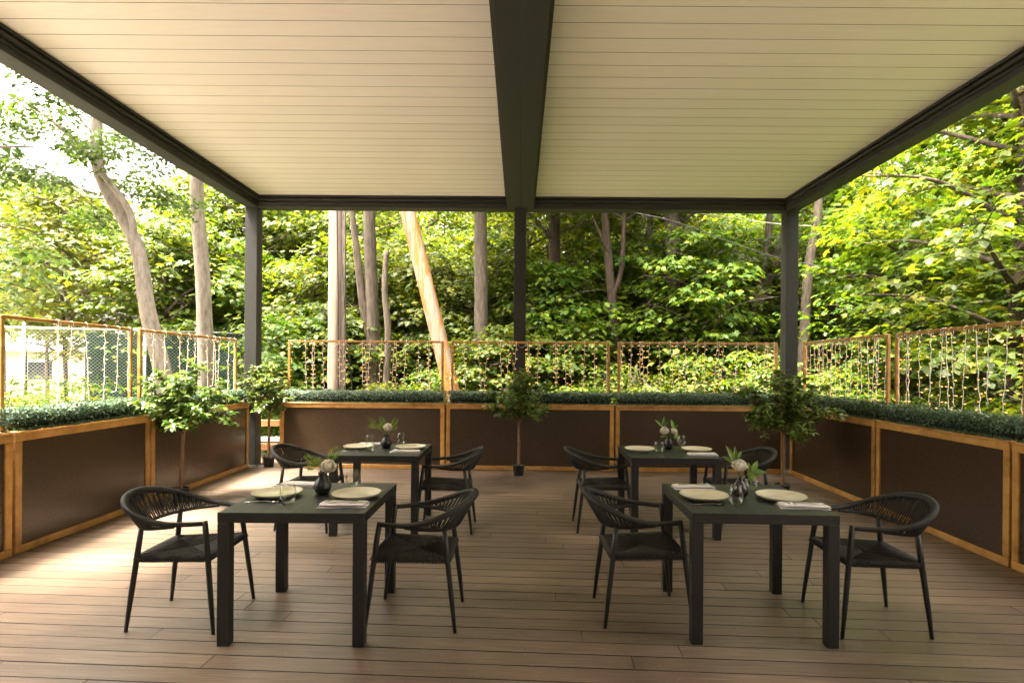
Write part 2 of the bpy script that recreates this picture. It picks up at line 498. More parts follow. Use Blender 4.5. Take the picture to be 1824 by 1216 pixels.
def np_mesh(name, verts, faces, mat, smooth=False):
    """verts (n,3), faces (m,k) with one k for all."""
    me = bpy.data.meshes.new(name)
    n, (m, k) = len(verts), faces.shape
    me.vertices.add(n)
    me.vertices.foreach_set('co', np.ascontiguousarray(verts, dtype=np.float32).ravel())
    me.loops.add(m * k)
    me.loops.foreach_set('vertex_index', np.ascontiguousarray(faces, dtype=np.int32).ravel())
    me.polygons.add(m)
    me.polygons.foreach_set('loop_start', np.arange(0, m * k, k, dtype=np.int32))
    me.polygons.foreach_set('loop_total', np.full(m, k, dtype=np.int32))
    if smooth:
        me.polygons.foreach_set('use_smooth', np.ones(m, dtype=bool))
    me.materials.append(mat)
    me.update(calc_edges=True)
    return me


# leaf outlines: x along the leaf, y across, z sag; fan triangles round vertex 0
def fan(outline, centre):
    v = np.array([centre] + outline, dtype=float)
    k = len(outline)
    f = np.array([(0, 1 + i, 1 + (i + 1) % k) for i in range(k)], dtype=np.int64)
    return v, f


half = [(-0.06, 0.30, -0.06), (0.20, 0.20, 0.0), (0.46, 0.55, -0.10), (0.50, 0.20, 0.0), (0.66, 0.26, -0.03)]
MAPLE = fan([(0, 0, 0)] + half + [(1.0, 0, -0.16)] + [(x, -y, z) for x, y, z in reversed(half)], (0.28, 0, 0.05))
KITE = (np.array([(0, 0, 0), (0.42, 0.27, 0.05), (1, 0, -0.10), (0.42, -0.27, 0.05)], float), np.array([(0, 1, 2), (0, 2, 3)]))
OVAL = (np.array([(0, 0, 0), (0.25, 0.20, 0.03), (0.6, 0.22, 0.02), (1, 0, -0.13), (0.6, -0.22, 0.02), (0.25, -0.20, 0.03)], float),
        np.array([(0, 1, 5), (1, 2, 5), (2, 4, 5), (2, 3, 4)]))
NARROW = (np.array([(0, 0, 0), (0.45, 0.15, 0.02), (1, 0, -0.08), (0.45, -0.15, 0.02)], float), np.array([(0, 1, 2), (0, 2, 3)]))


def leaves(P, N, D, S, tpl):
    """Places one leaf per row: P points, N normals, D directions, S sizes."""
    N = N / np.linalg.norm(N, axis=1, keepdims=True)
    D = D - N * (D * N).sum(1, keepdims=True)
    D = D / (np.linalg.norm(D, axis=1, keepdims=True) + 1e-9)
    W = np.cross(N, D)
    tv, tf = tpl
    V = P[:, None, :] + S[:, None, None] * (tv[None, :, 0, None] * D[:, None, :] + tv[None, :, 1, None] * W[:, None, :] + tv[None, :, 2, None] * N[:, None, :])
    k = len(tv)
    F = tf[None, :, :] + (np.arange(len(P)) * k)[:, None, None]
    return V.reshape(-1, 3), F.reshape(-1, tf.shape[1])


# ------------------------------------------------------------------ ground and far setting
def terrain():
    rng = np.random.RandomState(3)
    xs = np.concatenate([np.linspace(-160, -22, 16), np.linspace(-20, 20, 81), np.linspace(22, 160, 16)])
    ys = np.concatenate([np.linspace(-60, -4, 12), np.linspace(-3, 36, 79), np.linspace(39, 220, 16)])
    X, Y = np.meshgrid(xs, ys)
    Z = -0.62 + 0.10 * np.sin(X * 0.7 + 1.3) * np.sin(Y * 0.6) + rng.uniform(-0.05, 0.05, X.shape)
    Z += np.clip((Y - 14) * 0.03, 0, 1.2)
    inside = (np.abs(X) < 5.6) & (Y > -4) & (Y < 10.2)
    Z[inside] = -0.7
    V = np.stack([X, Y, Z], -1).reshape(-1, 3)
    w = len(xs)
    i = np.arange(len(ys) - 1)[:, None] * w + np.arange(w - 1)[None, :]
    i = i.ravel()
    F = np.stack([i, i + 1, i + w + 1, i + w], 1)
    tag(link('ground', np_mesh('ground', V, F, M['ground'], True)), kind='structure')


terrain()

# ------------------------------------------------------------------ deck
DECK_RZ = -0.055
deck = tag(MB().box(-5.0, 5.0, -2.3, 9.75, -0.30, -0.034).build('deck', M['under'], rot=(0, 0, DECK_RZ)), kind='structure')
rng = random.Random(11)
v = -2.2
while v < 9.6:
    cuts = [-5.0]
    x = -5.0 + rng.uniform(1.2, 4.2)
    while x < 4.2:
        cuts.append(x)
        x += rng.choice((3.05, 3.66, 3.66))
    cuts.append(5.0)
    for a, b in zip(cuts, cuts[1:]):
        hl = (b - a) / 2 - 0.0015
        me = MB().cbox(-hl, hl, -0.0667, 0.0667, -0.026, 0.0, 0.0009).mesh('plank', M['deck'])
        link('plank', gap_shade_sides(me, M['under'], lambda n: n.z > 0.9), deck, ((a + b) / 2, v + 0.07, rng.uniform(-0.0006, 0.0006)))  # dark plank sides paint shade into the gaps
    v += 0.14

# ------------------------------------------------------------------ pergola
PX_L, PX_R, PY0, PY1, PZ = -4.27, 4.32, -1.9, 9.0, 4.10
perg = thing('louvered_pergola', 'dark grey metal pergola with closed cream louver roof over the dining deck', 'pergola', (0, 9.0, 0))


def W(mb, name, mat, parent=perg, smooth=False):
    """Part given in world coordinates under the pergola."""
    o = mb.build(name, mat, parent, smooth)
    o.location = (0, -9.0, 0)
    return o


for px in (PX_L, 0.0, PX_R):
    for py in (PY1, PY0):
        p = W(MB().cbox(px - 0.095, px + 0.095, py - 0.095, py + 0.095, 0.0125, PZ - 0.001, 0.004), 'post', M['frame_metal'])
        mb = MB().cbox(px - 0.16, px + 0.16, py - 0.16, py + 0.16, 0.0, 0.012, 0.002)
        for sx in (-1, 1):
            for sy in (-1, 1):
                mb.lathe([(0.014, 0.012), (0.014, 0.022), (0.0, 0.024)], 6, (px + sx * 0.13, py + sy * 0.13, 0))
        mb.build('base_plate', M['frame_metal'], p)
# outer beams and the doubled middle beam
for px, s in ((PX_L, 1), (PX_R, -1)):
    b = W(MB().cbox(px - 0.10, px + 0.10, PY0 - 0.1, PY1 - 0.1001, PZ, PZ + 0.30, 0.004), 'side_beam', M['frame_metal'])
    xi = px + s * 0.10
    for z0, z1, d in ((PZ + 0.055, PZ + 0.075, 0.022), (PZ + 0.095, PZ + 0.13, 0.045), (PZ + 0.15, PZ + 0.176, 0.06)):
        x0, x1 = sorted((xi + s * 0.0005, xi + s * d))
        MB().cbox(x0, x1, PY0 + 0.1, PY1 - 0.1005, z0, z1, 0.003).build('gutter_lip', M['frame_metal'], b)
for s in (-1, 1):
    b = W(MB().cbox(min(s * 0.0001, s * 0.20), max(s * 0.0001, s * 0.20), PY0 - 0.1, PY1 - 0.1003, PZ - 0.002, PZ + 0.30, 0.004), 'middle_beam', M['frame_metal'])
    for z0, z1, d in ((PZ + 0.012, PZ + 0.035, 0.018), (PZ + 0.15, PZ + 0.176, 0.04)):
        x0, x1 = sorted((s * 0.2005, s * (0.20 + d)))
        MB().cbox(x0, x1, PY0 + 0.1, PY1 - 0.1005, z0, z1, 0.003).build('gutter_lip', M['frame_metal'], b)
for py, s in ((PY1, -1), (PY0, 1)):
    b = W(MB().cbox(PX_L - 0.10, PX_R + 0.10, py - 0.10, py + 0.10, PZ + 0.0005, PZ + 0.301, 0.004), 'cross_beam', M['frame_metal'])
    yi = py + s * 0.10
    for x0, x1 in ((PX_L + 0.101, -0.2005), (0.2005, PX_R - 0.101)):
        for z0, z1, d in ((PZ + 0.055, PZ + 0.075, 0.022), (PZ + 0.095, PZ + 0.13, 0.045), (PZ + 0.15, PZ + 0.176, 0.06)):
            y0, y1 = sorted((yi + s * 0.0005, yi + s * d))
            MB().cbox(x0 + 0.03, x1 - 0.03, y0, y1, z0, z1, 0.003).build('gutter_lip', M['frame_metal'], b)
pitch = 0.205
for x0, x1 in ((PX_L + 0.104, -0.206), (0.206, PX_R - 0.104)):
    L = x1 - x0
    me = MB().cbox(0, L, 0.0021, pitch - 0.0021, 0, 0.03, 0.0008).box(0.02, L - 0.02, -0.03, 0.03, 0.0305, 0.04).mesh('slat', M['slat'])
    gap_shade_sides(me, M['under'], lambda n: n.z < -0.9 or n.z > 0.9)  # dark sides and closing strip paint shade into the slat joints
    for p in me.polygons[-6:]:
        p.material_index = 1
    y = PY1 - 0.1 - pitch
    while y > PY0 + 0.1:
        link('slat', me, perg, (x0, y - 9.0, PZ + 0.18))
        y -= pitch

# ------------------------------------------------------------------ unseen terrace and restaurant behind the camera, added for the light
tag(MB().cbox(-5.5, 14, -5.5, -2.75, -0.5, -0.02, 0.02).build('bounce_terrace', M['paving']), kind='structure')  # unseen paving added to bounce light up to the ceiling
rest = thing('unseen_restaurant', 'unseen dark timber-clad restaurant added behind the viewer to block light', 'building', (0, -5.5, 0))
MB().box(-12, -1.6, -6, 0, -0.7, 6.2).box(1.6, 12, -6, 0, -0.7, 6.2).box(-1.6, 1.6, -6, 0, 2.3, 6.2).build('wall', M['bark_dark'], rest)
dr = MB().cbox(-1.59, 1.59, -0.14, -0.08, 0.0, 2.29, 0.01).build('door', M['frame_metal'], rest)
for x in (-0.8, 0.8):
    MB().box(x - 0.7, x + 0.7, -0.079, -0.075, 0.15, 2.15).build('pane', M['window'], dr)
MB().box(-12, -6.3, 0.001, 7.6, -0.7, 6.1).build('light_block_wing', M['bark_dark'], rest)  # unseen wing added to darken the front of the deck
MB().cbox(-12.3, 12.3, -6.3, 0.1, 6.201, 6.45, 0.02).build('roof', M['roof'], rest)

# ------------------------------------------------------------------ planter partitions
LEAVES_HEDGE = {}


def hedge_mesh(L, seed):
    key = (round(L, 2), seed)
    if key in LEAVES_HEDGE:
        return LEAVES_HEDGE[key]
    r = np.random.RandomState(seed)
    n = int(L * 5200)
    D, H = 0.26, 0.185
    a = r.uniform(-0.25, math.pi + 0.25, n)
    x = r.uniform(0.0, L, n)
    e = 0.45
    cy = np.sign(np.cos(a)) * np.abs(np.cos(a)) ** e
    cz = np.sign(np.sin(a)) * np.abs(np.sin(a)) ** e
    wob = 1 + 0.05 * np.sin(x * 9 + seed) + 0.04 * np.sin(x * 23 + a * 3)
    dep = r.uniform(0.86, 1.06, n) * wob
    P = np.stack([x, D / 2 - cy * D / 2 * dep, 0.03 + np.clip(cz, -0.15, 1) * (H - 0.03) * dep], 1)
    Nn = np.stack([r.normal(0, 0.55, n), -cy + r.normal(0, 0.45, n), cz + 0.25 + r.normal(0, 0.45, n)], 1)
    Dd = np.stack([r.normal(0, 1, n), -cy * 0.5 + r.normal(0, 0.7, n), 0.6 + r.normal(0, 0.7, n)], 1)
    V, F = leaves(P, Nn, Dd, r.uniform(0.016, 0.03, n), OVAL)
    me = np_mesh('hedge', V, F, M['boxwood'])
    LEAVES_HEDGE[key] = me
    return me


def partition(p0, p1, label, seed, frame_y=0.16, frame_inset=(0.05, 0.05)):
    """Planter screen from p0 to p1 (its left and right ends seen from the deck); local x along, y away from the deck."""
    d = Vector((p1[0] - p0[0], p1[1] - p0[1]))
    L = d.length
    t = thing('planter_partition', label, 'partition', (p0[0], p0[1], 0.0), math.atan2(d.y, d.x), 'planter partitions round the deck')
    top, rail, st = 1.02, 0.062, 0.065
    MB().cbox(0.0, L, -0.022, 0.30, top - 0.02, top, 0.004).build('cap_board', M['wood'], t)
    MB().cbox(0.0, L, -0.012, 0.03, top - rail - 0.02, top - 0.0205, 0.004).build('top_rail', M['wood'], t)
    MB().cbox(0.0, L, -0.012, 0.03, 0.004, 0.066, 0.004).build('bottom_rail', M['wood'], t)
    for x0 in (0.0, L - st):
        MB().cbox(x0, x0 + st, -0.010, 0.03, 0.0665, top - rail - 0.0205, 0.004).build('stile', M['wood'], t)
        MB().cbox(x0, x0 + st, 0.255, 0.295, 0.004, top - 0.0205, 0.004).build('rear_post', M['wood'], t)
    MB().box(st + 0.0005, L - st - 0.0005, 0.006, 0.018, 0.0665, top - rail - 0.0205).build('front_panel', M['panel'], t)
    MB().box(st + 0.0005, L - st - 0.0005, 0.268, 0.28, 0.02, top - 0.021).build('rear_panel', M['panel'], t)
    h = link('hedge', hedge_mesh(L - 0.02, seed), t, (0.01, 0.006, top))
    MB().cbox(0.03, L - 0.05, 0.03, 0.235, 0.0, 0.15, 0.05).build('backing', M['boxwood_core'], h)
    fx0, fx1 = frame_inset[0], L - frame_inset[1]
    for x0, x1 in ((fx0, fx0 + 0.034), (fx1 - 0.034, fx1)):
        MB().cbox(x0, x1, frame_y, frame_y + 0.034, top + 0.0005, 1.964, 0.003).build('frame_post', M['wood'], t)
    MB().cbox(fx0, fx1, frame_y, frame_y + 0.034, 1.965, 1.997, 0.003).build('frame_bar', M['wood'], t)
    return t, L, (fx0 + 0.04, fx1 - 0.04, frame_y + 0.017)


# strand meshes shared by all light curtains
STRANDS = []
for k in range(7):
    r = random.Random(100 + k)
    ln = r.uniform(0.66, 0.82)
    pts, x = [], 0.0
    z = 0.0
    drift = r.uniform(-0.07, 0.07)
    while z > -ln:
        q = -z / ln
        pts.append((drift * q + r.uniform(-0.008, 0.008), r.uniform(-0.006, 0.006), z))
        z -= r.uniform(0.03, 0.055)
    pts.append((drift + r.uniform(-0.05, 0.05), -0.01, -ln))
    pts.append((drift + r.uniform(-0.10, 0.10), -0.03, -ln - 0.01))
    wire = MB().tube(pts, 0.0034, 5)
    # over-the-bar loop
    wire.tube(catmull([(0.0, -0.02, -0.045), (0, -0.021, 0.0), (0, 0.0, 0.022), (0, 0.021, 0.0), (0, 0.02, -0.03)], 3), 0.003, 5)
    bulbs = MB()
    z = -0.05
    side = 1
    while z > -ln + 0.01:
        q = -z / ln
        c = Vector((drift * q, 0, z))
        dv = Vector((side * r.uniform(0.5, 1.0), r.uniform(-0.6, 0.4), r.uniform(-0.1, 0.25))).normalized()
        wire.tube([c, c + dv * 0.020], [0.0024, 0.0034], 4)
        b0 = c + dv * 0.020
        bulbs.tube([b0, b0 + dv * 0.006, b0 + dv * 0.017], [0.0032, 0.0046, 0.0014], 5)
        side = -side if r.random() < 0.8 else side
        z -= r.uniform(0.045, 0.085)
    STRANDS.append((wire.mesh('strand', M['wire'], True), bulbs.mesh('bulbs', M['bulb'])))


def curtain(t, span, label, n, seed, lo=0.0, hi=1.0):
    """Curtain of fairy lights hanging on a partition's upper frame."""
    r = random.Random(seed)
    a, b, fy = span
    c = thing('light_curtain', label, 'string lights', group='fairy light curtains on the partition frames')
    m = t.matrix_world if False else (Matrix.Translation(t.location) @ Matrix.Rotation(t.rotation_euler.z, 4, 'Z'))
    c.location = m @ Vector((a, fy, 1.981))
    c.rotation_euler = t.rotation_euler
    w = b - a
    x0, x1 = lo * w, hi * w
    step = (x1 - x0) / max(n - 1, 1)
    xs = []
    for i in range(n):
        x = min(max(x0 + i * step + r.uniform(-0.3, 0.3) * step, 0.005), w - 0.005)
        xs.append(x)
        k = r.randrange(len(STRANDS))
        s = link('strand', STRANDS[k][0], c, (x, 0, 0), (0, 0, math.pi if r.random() < 0.5 else 0))
        bl = link('bulbs', STRANDS[k][1], s)
        bl['kind'] = 'stuff'
        if r.random() < 0.25:      # two strands hung close together
            k = r.randrange(len(STRANDS))
            s = link('strand', STRANDS[k][0], c, (min(x + 0.03, w - 0.005), 0.004, 0), (0, 0, 0))
            bl = link('bulbs', STRANDS[k][1], s)
            bl['kind'] = 'stuff'
    lead = []
    xs.sort()
    for p, q in zip(xs, xs[1:]):
        lead += [(p, -0.0225, -0.022), ((p + q) / 2, -0.023, -0.022 - min(0.10, 0.35 * (q - p)))]
    lead.append((xs[-1], -0.0225, -0.022))
    MB().tube(catmull(lead, 3), 0.0022, 4).build('lead_wire', M['wire'], c, True)
    return c


BL, BR = (-3.74, 8.78), (4.06, 8.56)


def bp(x):
    q = (x - BL[0]) / (BR[0] - BL[0])
    return (x, BL[1] + q * (BR[1] - BL[1]))


parts_spec = [
    # p0, p1, planter label, curtain label, strands, lo, hi
    (bp(-3.74), bp(-1.152), 'brown-panelled planter screen across the back, left one beside the gap and sunlit', 'fairy lights over the back-left planter, in front of the upright utility pole', 14, 0, 1),
    (bp(-1.130), bp(1.463), 'brown-panelled planter screen in the middle of the back row, behind the centre ficus', 'fairy lights on the middle back frame, crossing the centre post', 15, 0, 1),
    (bp(1.486), bp(4.06), 'dark-panelled planter screen at the right end of the back row', 'fairy lights on the right frame of the back row', 17, 0, 1),
    ((-4.17, 2.20), (-4.17, 4.62), 'planter screen at the left edge of the picture, nearly all cut off', 'few pale light strands on the cut-off frame at the left edge', 2, 0.93, 1.0),
    ((-4.17, 4.645), (-4.19, 6.37), 'second planter screen on the left side, glossy dark panel facing the front chair', 'sparse white light strands on the left frame with the chain-link fence behind', 6, 0.36, 1.0),
    ((-4.19, 6.395), (-4.22, 8.76), 'planter screen on the left side ending at the corner post', 'white light strands on the left frame next to the corner post', 11, 0.03, 1),
    ((4.12, 8.52), (4.04, 6.36), 'planter screen on the right side starting at the back corner', 'dense fairy lights on the right-hand frame nearest the back corner', 17, 0, 1),
    ((4.04, 6.335), (3.96, 4.52), 'planter screen on the right side behind the front-right chair', 'fairy lights on the right-hand frame above the front-right chair', 11, 0, 1),
    ((3.958, 4.495), (3.87, 2.2), 'planter screen at the right edge of the picture, mostly cut off', 'few light strands on the frame at the right edge', 5, 0.0, 0.9),
]
for i, (p0, p1, lb, cl, n, lo, hi) in enumerate(parts_spec):
    t, L, span = partition(p0, p1, lb, 20 + i % 4)
    curtain(t, span, cl, n, 40 + i, lo, hi)

# ------------------------------------------------------------------ tables
TABLE_H = 0.755


def make_table(cx, cy, rz, label, w=0.83):
    t = thing('dining_table', label, 'table', (cx, cy, 0), rz, 'square dark dining tables')
    h = w / 2
    MB().cbox(-h, h, -h, h, TABLE_H - 0.004, TABLE_H, 0.0015).build('tabletop', M['table'], t)
    MB().cbox(-h, h, -h, h, TABLE_H - 0.058, TABLE_H - 0.0043, 0.003).build('apron', M['table_leg'], t)
    for sx in (-1, 1):
        for sy in (-1, 1):
            x0, x1 = sorted((sx * (h - 0.0005), sx * (h - 0.066)))
            y0, y1 = sorted((sy * (h - 0.0005), sy * (h - 0.066)))
            MB().cbox(x0, x1, y0, y1, 0.001, TABLE_H - 0.0585, 0.003).build('leg', M['table_leg'], t)
    return t


make_table(-1.281, 3.575, 0.0, 'dark square table front left, with white carnation and fern in a black vase')
make_table(-1.350, 5.635, 0.0, 'dark square table back left, set before the sunlit brown panel')
make_table(1.430, 3.615, -0.042, 'dark square table front right, with one big white peony')
make_table(1.470, 5.605, -0.02, 'dark square table back right, with two white peonies and a stemmed glass')


# ------------------------------------------------------------------ chairs (local +x is the front)
def ridged(path, radfun, pitch=0.0075):
    pts = [Vector(p) for p in path]
    acc = [0.0]
    for a, b in zip(pts, pts[1:]):
        acc.append(acc[-1] + (b - a).length)
    n = int(acc[-1] / (pitch / 2))
    out, rad, j = [], [], 0
    for i in range(n + 1):
        s = acc[-1] * i / n
        while j < len(acc) - 2 and acc[j + 1] < s:
            j += 1
        q = (s - acc[j]) / max(acc[j + 1] - acc[j], 1e-9)
        out.append(pts[j].lerp(pts[j + 1], q))
        rad.append(radfun(i / n) * (1.0 if i % 2 else 0.87))
    return out, rad


def make_chair():
    t = thing('rope_armchair', 'x', 'chair', group='woven rope armchairs at the tables')
    for s in (-1, 1):
        MB().tube([(0.265, s * 0.26, 0.001), (0.24, s * 0.246, 0.22), (0.205, s * 0.226, 0.53), (0.187, s * 0.215, 0.655)],
                  [0.0105, 0.0155, 0.0165, 0.0165], 10).build('front_leg', M['chair_metal'], t, True)
        MB().tube([(-0.268, s * 0.225, 0.001), (-0.245, s * 0.217, 0.2), (-0.215, s * 0.206, 0.45), (-0.195, s * 0.198, 0.625)],
                  [0.0105, 0.0155, 0.0165, 0.0150], 10).build('rear_leg', M['chair_metal'], t, True)
    side = [(0.192, 0.215, 0.640), (0.10, 0.246, 0.642), (-0.02, 0.276, 0.652), (-0.14, 0.282, 0.682), (-0.25, 0.24, 0.725), (-0.335, 0.14, 0.765)]
    top = side + [(-0.365, 0.0, 0.780)] + [(x, -y, z) for x, y, z in reversed(side)]
    low_s = [(0.03, 0.258, 0.632), (-0.07, 0.257, 0.622), (-0.14, 0.238, 0.614), (-0.20, 0.195, 0.608), (-0.25, 0.105, 0.603)]
    low = low_s + [(-0.266, 0.0, 0.601)] + [(x, -y, z) for x, y, z in reversed(low_s)]
    tp, lp = catmull(top, 10), catmull(low, 10)
    pts, rad = ridged(tp, lambda q: 0.0155 + 0.0085 * math.sin(math.pi * q) ** 2)
    MB().tube(pts, rad, 10).build('top_rail', M['rope'], t, True)
    pts, rad = ridged(lp, lambda q: 0.0115)
    MB().tube(pts, rad, 8).build('lower_rail', M['rope'], t, True)
    # rope strands strung between both rails
    weave = MB()
    ns = 64
    A = tp[int(len(tp) * 0.125):int(len(tp) * 0.875)]
    for i in range(ns):
        q = i / (ns - 1)
        a = A[min(int(q * (len(A) - 1)), len(A) - 2)].lerp(A[min(int(q * (len(A) - 1)) + 1, len(A) - 1)], (q * (len(A) - 1)) % 1.0)
        u = q * (len(lp) - 1)
        b = lp[min(int(u), len(lp) - 2)].lerp(lp[min(int(u) + 1, len(lp) - 1)], u % 1.0)
        j = 0.004 * (1 if i % 2 else -1)
        o = Vector((a.x + 0.05, a.y, 0)).normalized()
        tg = Vector((-o.y, o.x, 0))
        weave.tube([a + o * 0.016 + tg * j, (a + b) / 2 + o * 0.014 + tg * j * 0.4, b + o * 0.010 - tg * j * 0.3, b - o * 0.009], 0.0036, 4)
        weave.tube([a - o * 0.014 - tg * j, (a + b) / 2 - o * 0.002 - tg * j, b - o * 0.009 + tg * j], 0.0034, 4)
    w = weave.build('backrest_weave', M['rope'], t, True)
    w['kind'] = 'stuff'
    # seat: four rails and cords woven towards the diagonals
    xf, xr, yf, yr, zs = 0.222, -0.222, 0.232, 0.207, 0.425
    zf = 0.437
    rails = MB()
    for a, b in (((xf, -yf, zf), (xf, yf, zf)), ((xr, -yr, zs), (xr, yr, zs)), ((xf, yf, zf), (xr, yr, zs)), ((xf, -yf, zf), (xr, -yr, zs))):
        rails.tube([a, b], 0.0125, 8)
    rails.build('seat_frame', M['chair_metal'], t, True)
    seat = MB()

    def corner(x, y):
        return Vector((x, y, zf if x > 0 else zs))
    cen = Vector((0, 0, (zf + zs) / 2 - 0.012))
    C = [corner(xf, -yf), corner(xf, yf), corner(xr, yr), corner(xr, -yr)]
    nc = 32
    for k in range(4):
        a, b = C[k], C[(k + 1) % 4]
        mid = (a + b) / 2
        out = (mid - cen); out.z = 0; out.normalize()
        for i in range(nc):
            q = (i + 0.5) / nc
            p = a.lerp(b, q)
            m = 1 - abs(2 * q - 1)
            inner = (a if q < 0.5 else b).lerp(cen, m * 0.985)
            up = Vector((0, 0, 1))
            dz = 0.0035 if i % 2 else 0.0
            seat.tube([p - out * 0.004 - up * 0.020, p + out * 0.0165, p + out * 0.009 + up * 0.0165, p - out * 0.02 + up * (0.016 + dz), inner + up * (0.012 + dz)], 0.0050, 5)
    s = seat.build('seat', M['rope'], t, True)
    s['kind'] = 'stuff'
    MB().add([c - Vector((0, 0, 0.004)) for c in C] + [c - Vector((0, 0, 0.014)) for c in C], [(0, 1, 2, 3), (7, 6, 5, 4)]).build('seat_underside', M['rope'], t)
    return t


chair0 = make_chair()
chair_spec = [
    (-2.060, 3.560, R(1), 'rope armchair on the left of the front-left table, facing right'),
    (-0.640, 3.570, R(180), 'rope armchair on the right of the front-left table, turned towards it'),
    (-2.060, 5.600, R(-4), 'rope armchair on the left of the back-left table, partly behind the fern'),
    (-0.710, 5.535, R(180), 'rope armchair on the right of the back-left table'),
    (0.797, 3.650, R(1), 'rope armchair on the left of the front-right table'),
    (2.190, 3.550, R(177), 'rope armchair on the right of the front-right table, nearest the right wall'),
    (0.835, 5.600, R(0), 'rope armchair on the left of the back-right table, facing it'),
    (2.170, 5.620, R(184), 'rope armchair mostly hidden behind the back-right table'),
]
for i, (x, y, rz, lb) in enumerate(chair_spec):
    c = chair0 if i == 0 else copy_tree(chair0)
    c.location = (x, y, 0)
    c.rotation_euler = (0, 0, rz)
    c['label'] = lb

# ------------------------------------------------------------------ tableware
TT = TABLE_H + 0.0008
plate_me = MB().lathe([(0.0, 0.006), (0.085, 0.006), (0.100, 0.008), (0.128, 0.018), (0.146, 0.030), (0.151, 0.0325), (0.153, 0.0305), (0.150, 0.026), (0.130, 0.012), (0.104, 0.001), (0.09, 0.0), (0.0, 0.0)], 48).mesh('dinner_plate', M['plate'], True)


def plate(x, y, lb):
    tag(link('dinner_plate', plate_me, None, (x, y, TT)), lb, 'plate', 'cream dinner plates')


GL = {
    'round': [(0.0, 0.004), (0.026, 0.004), (0.034, 0.007), (0.043, 0.03), (0.0475, 0.06), (0.046, 0.085), (0.040, 0.112), (0.039, 0.1125), (0.0385, 0.112), (0.0445, 0.085), (0.046, 0.06), (0.0415, 0.032), (0.031, 0.012), (0.0, 0.010)],
    'egg': [(0.0, 0.003), (0.024, 0.003), (0.033, 0.008), (0.044, 0.03), (0.0465, 0.048), (0.042, 0.08), (0.033, 0.122), (0.0325, 0.1225), (0.032, 0.122), (0.0407, 0.08), (0.045, 0.048), (0.0425, 0.031), (0.03, 0.012), (0.0, 0.009)],
    'tall': [(0.0, 0.003), (0.034, 0.003), (0.037, 0.008), (0.0405, 0.05), (0.042, 0.085), (0.0395, 0.125), (0.033, 0.158), (0.0325, 0.1585), (0.032, 0.158), (0.038, 0.125), (0.0405, 0.085), (0.039, 0.05), (0.035, 0.012), (0.0, 0.010)],
    'bowl': [(0.0, 0.003), (0.018, 0.003), (0.026, 0.012), (0.044, 0.036), (0.047, 0.05), (0.045, 0.072), (0.0445, 0.0725), (0.044, 0.072), (0.0457, 0.05), (0.0425, 0.037), (0.024, 0.015), (0.0, 0.010)],
    'stem': [(0.0, 0.004), (0.032, 0.002), (0.033, 0.003), (0.008, 0.009), (0.0042, 0.02), (0.0042, 0.048), (0.012, 0.056), (0.036, 0.072), (0.0475, 0.095), (0.045, 0.12), (0.037, 0.152), (0.0365, 0.1525), (0.036, 0.152), (0.0437, 0.12), (0.046, 0.095), (0.035, 0.074), (0.008, 0.059), (0.0, 0.058)],
}
GLM = {k: MB().lathe(p, 28).mesh('drinking_glass', M['glass'], True) for k, p in GL.items()}


def glass(x, y, kind, lb):
    tag(link('wine_glass' if kind == 'stem' else 'drinking_glass', GLM[kind], None, (x, y, TT)), lb, 'glass', 'drinking glasses on the tables')


def napkin_mesh(seed):
    """Folded cloth: three soft layers with uneven edges."""
    r = random.Random(seed)
    mb = MB()
    for k in range(3):
        nx, ny = 18, 8
        hx, hy = 0.142 - 0.004 * k, 0.06 - 0.003 * k
        base = 0.0065 * k
        ph = r.uniform(0, 6)
        vs, fs = [], []
        for lay in (0, 1):
            for i in range(nx + 1):
                for j in range(ny + 1):
                    u, w_ = i / nx * 2 - 1, j / ny * 2 - 1
                    edge = max(abs(u) ** 10, abs(w_) ** 6)
                    z = base + (0.0062 * (1 - 0.8 * edge) if lay else 0.0004 * 0 + 0.002 * edge * (k > 0))
                    z += 0.0016 * math.sin(u * 5 + ph) * math.cos(w_ * 2 + ph) * (1 if (lay or k) else 0) * (0.4 + 0.6 * (k > 0))
                    vs.append((u * hx + 0.003 * math.sin(w_ * 3 + ph) + 0.004 * (k - 1) * math.sin(ph), w_ * hy + 0.003 * math.sin(u * 3 + ph), max(z, 0.0)))
        o = (nx + 1) * (ny + 1)
        for i in range(nx):
            for j in range(ny):
                a = i * (ny + 1) + j
                fs.append((o + a, o + a + ny + 1, o + a + ny + 2, o + a + 1))
                fs.append((a, a + 1, a + ny + 2, a + ny + 1))
        for i in range(nx):
            for j in (0, ny):
                a = i * (ny + 1) + j
                fs.append((a, a + ny + 1, o + a + ny + 1, o + a))
        for j in range(ny):
            for i in (0, nx):
                a = i * (ny + 1) + j
                fs.append((a, a + 1, o + a + 1, o + a))
        mb.add(vs, fs)
    return mb.mesh('folded_napkin', M['napkin'], True)


NAP = [napkin_mesh(s) for s in (1, 2, 3)]


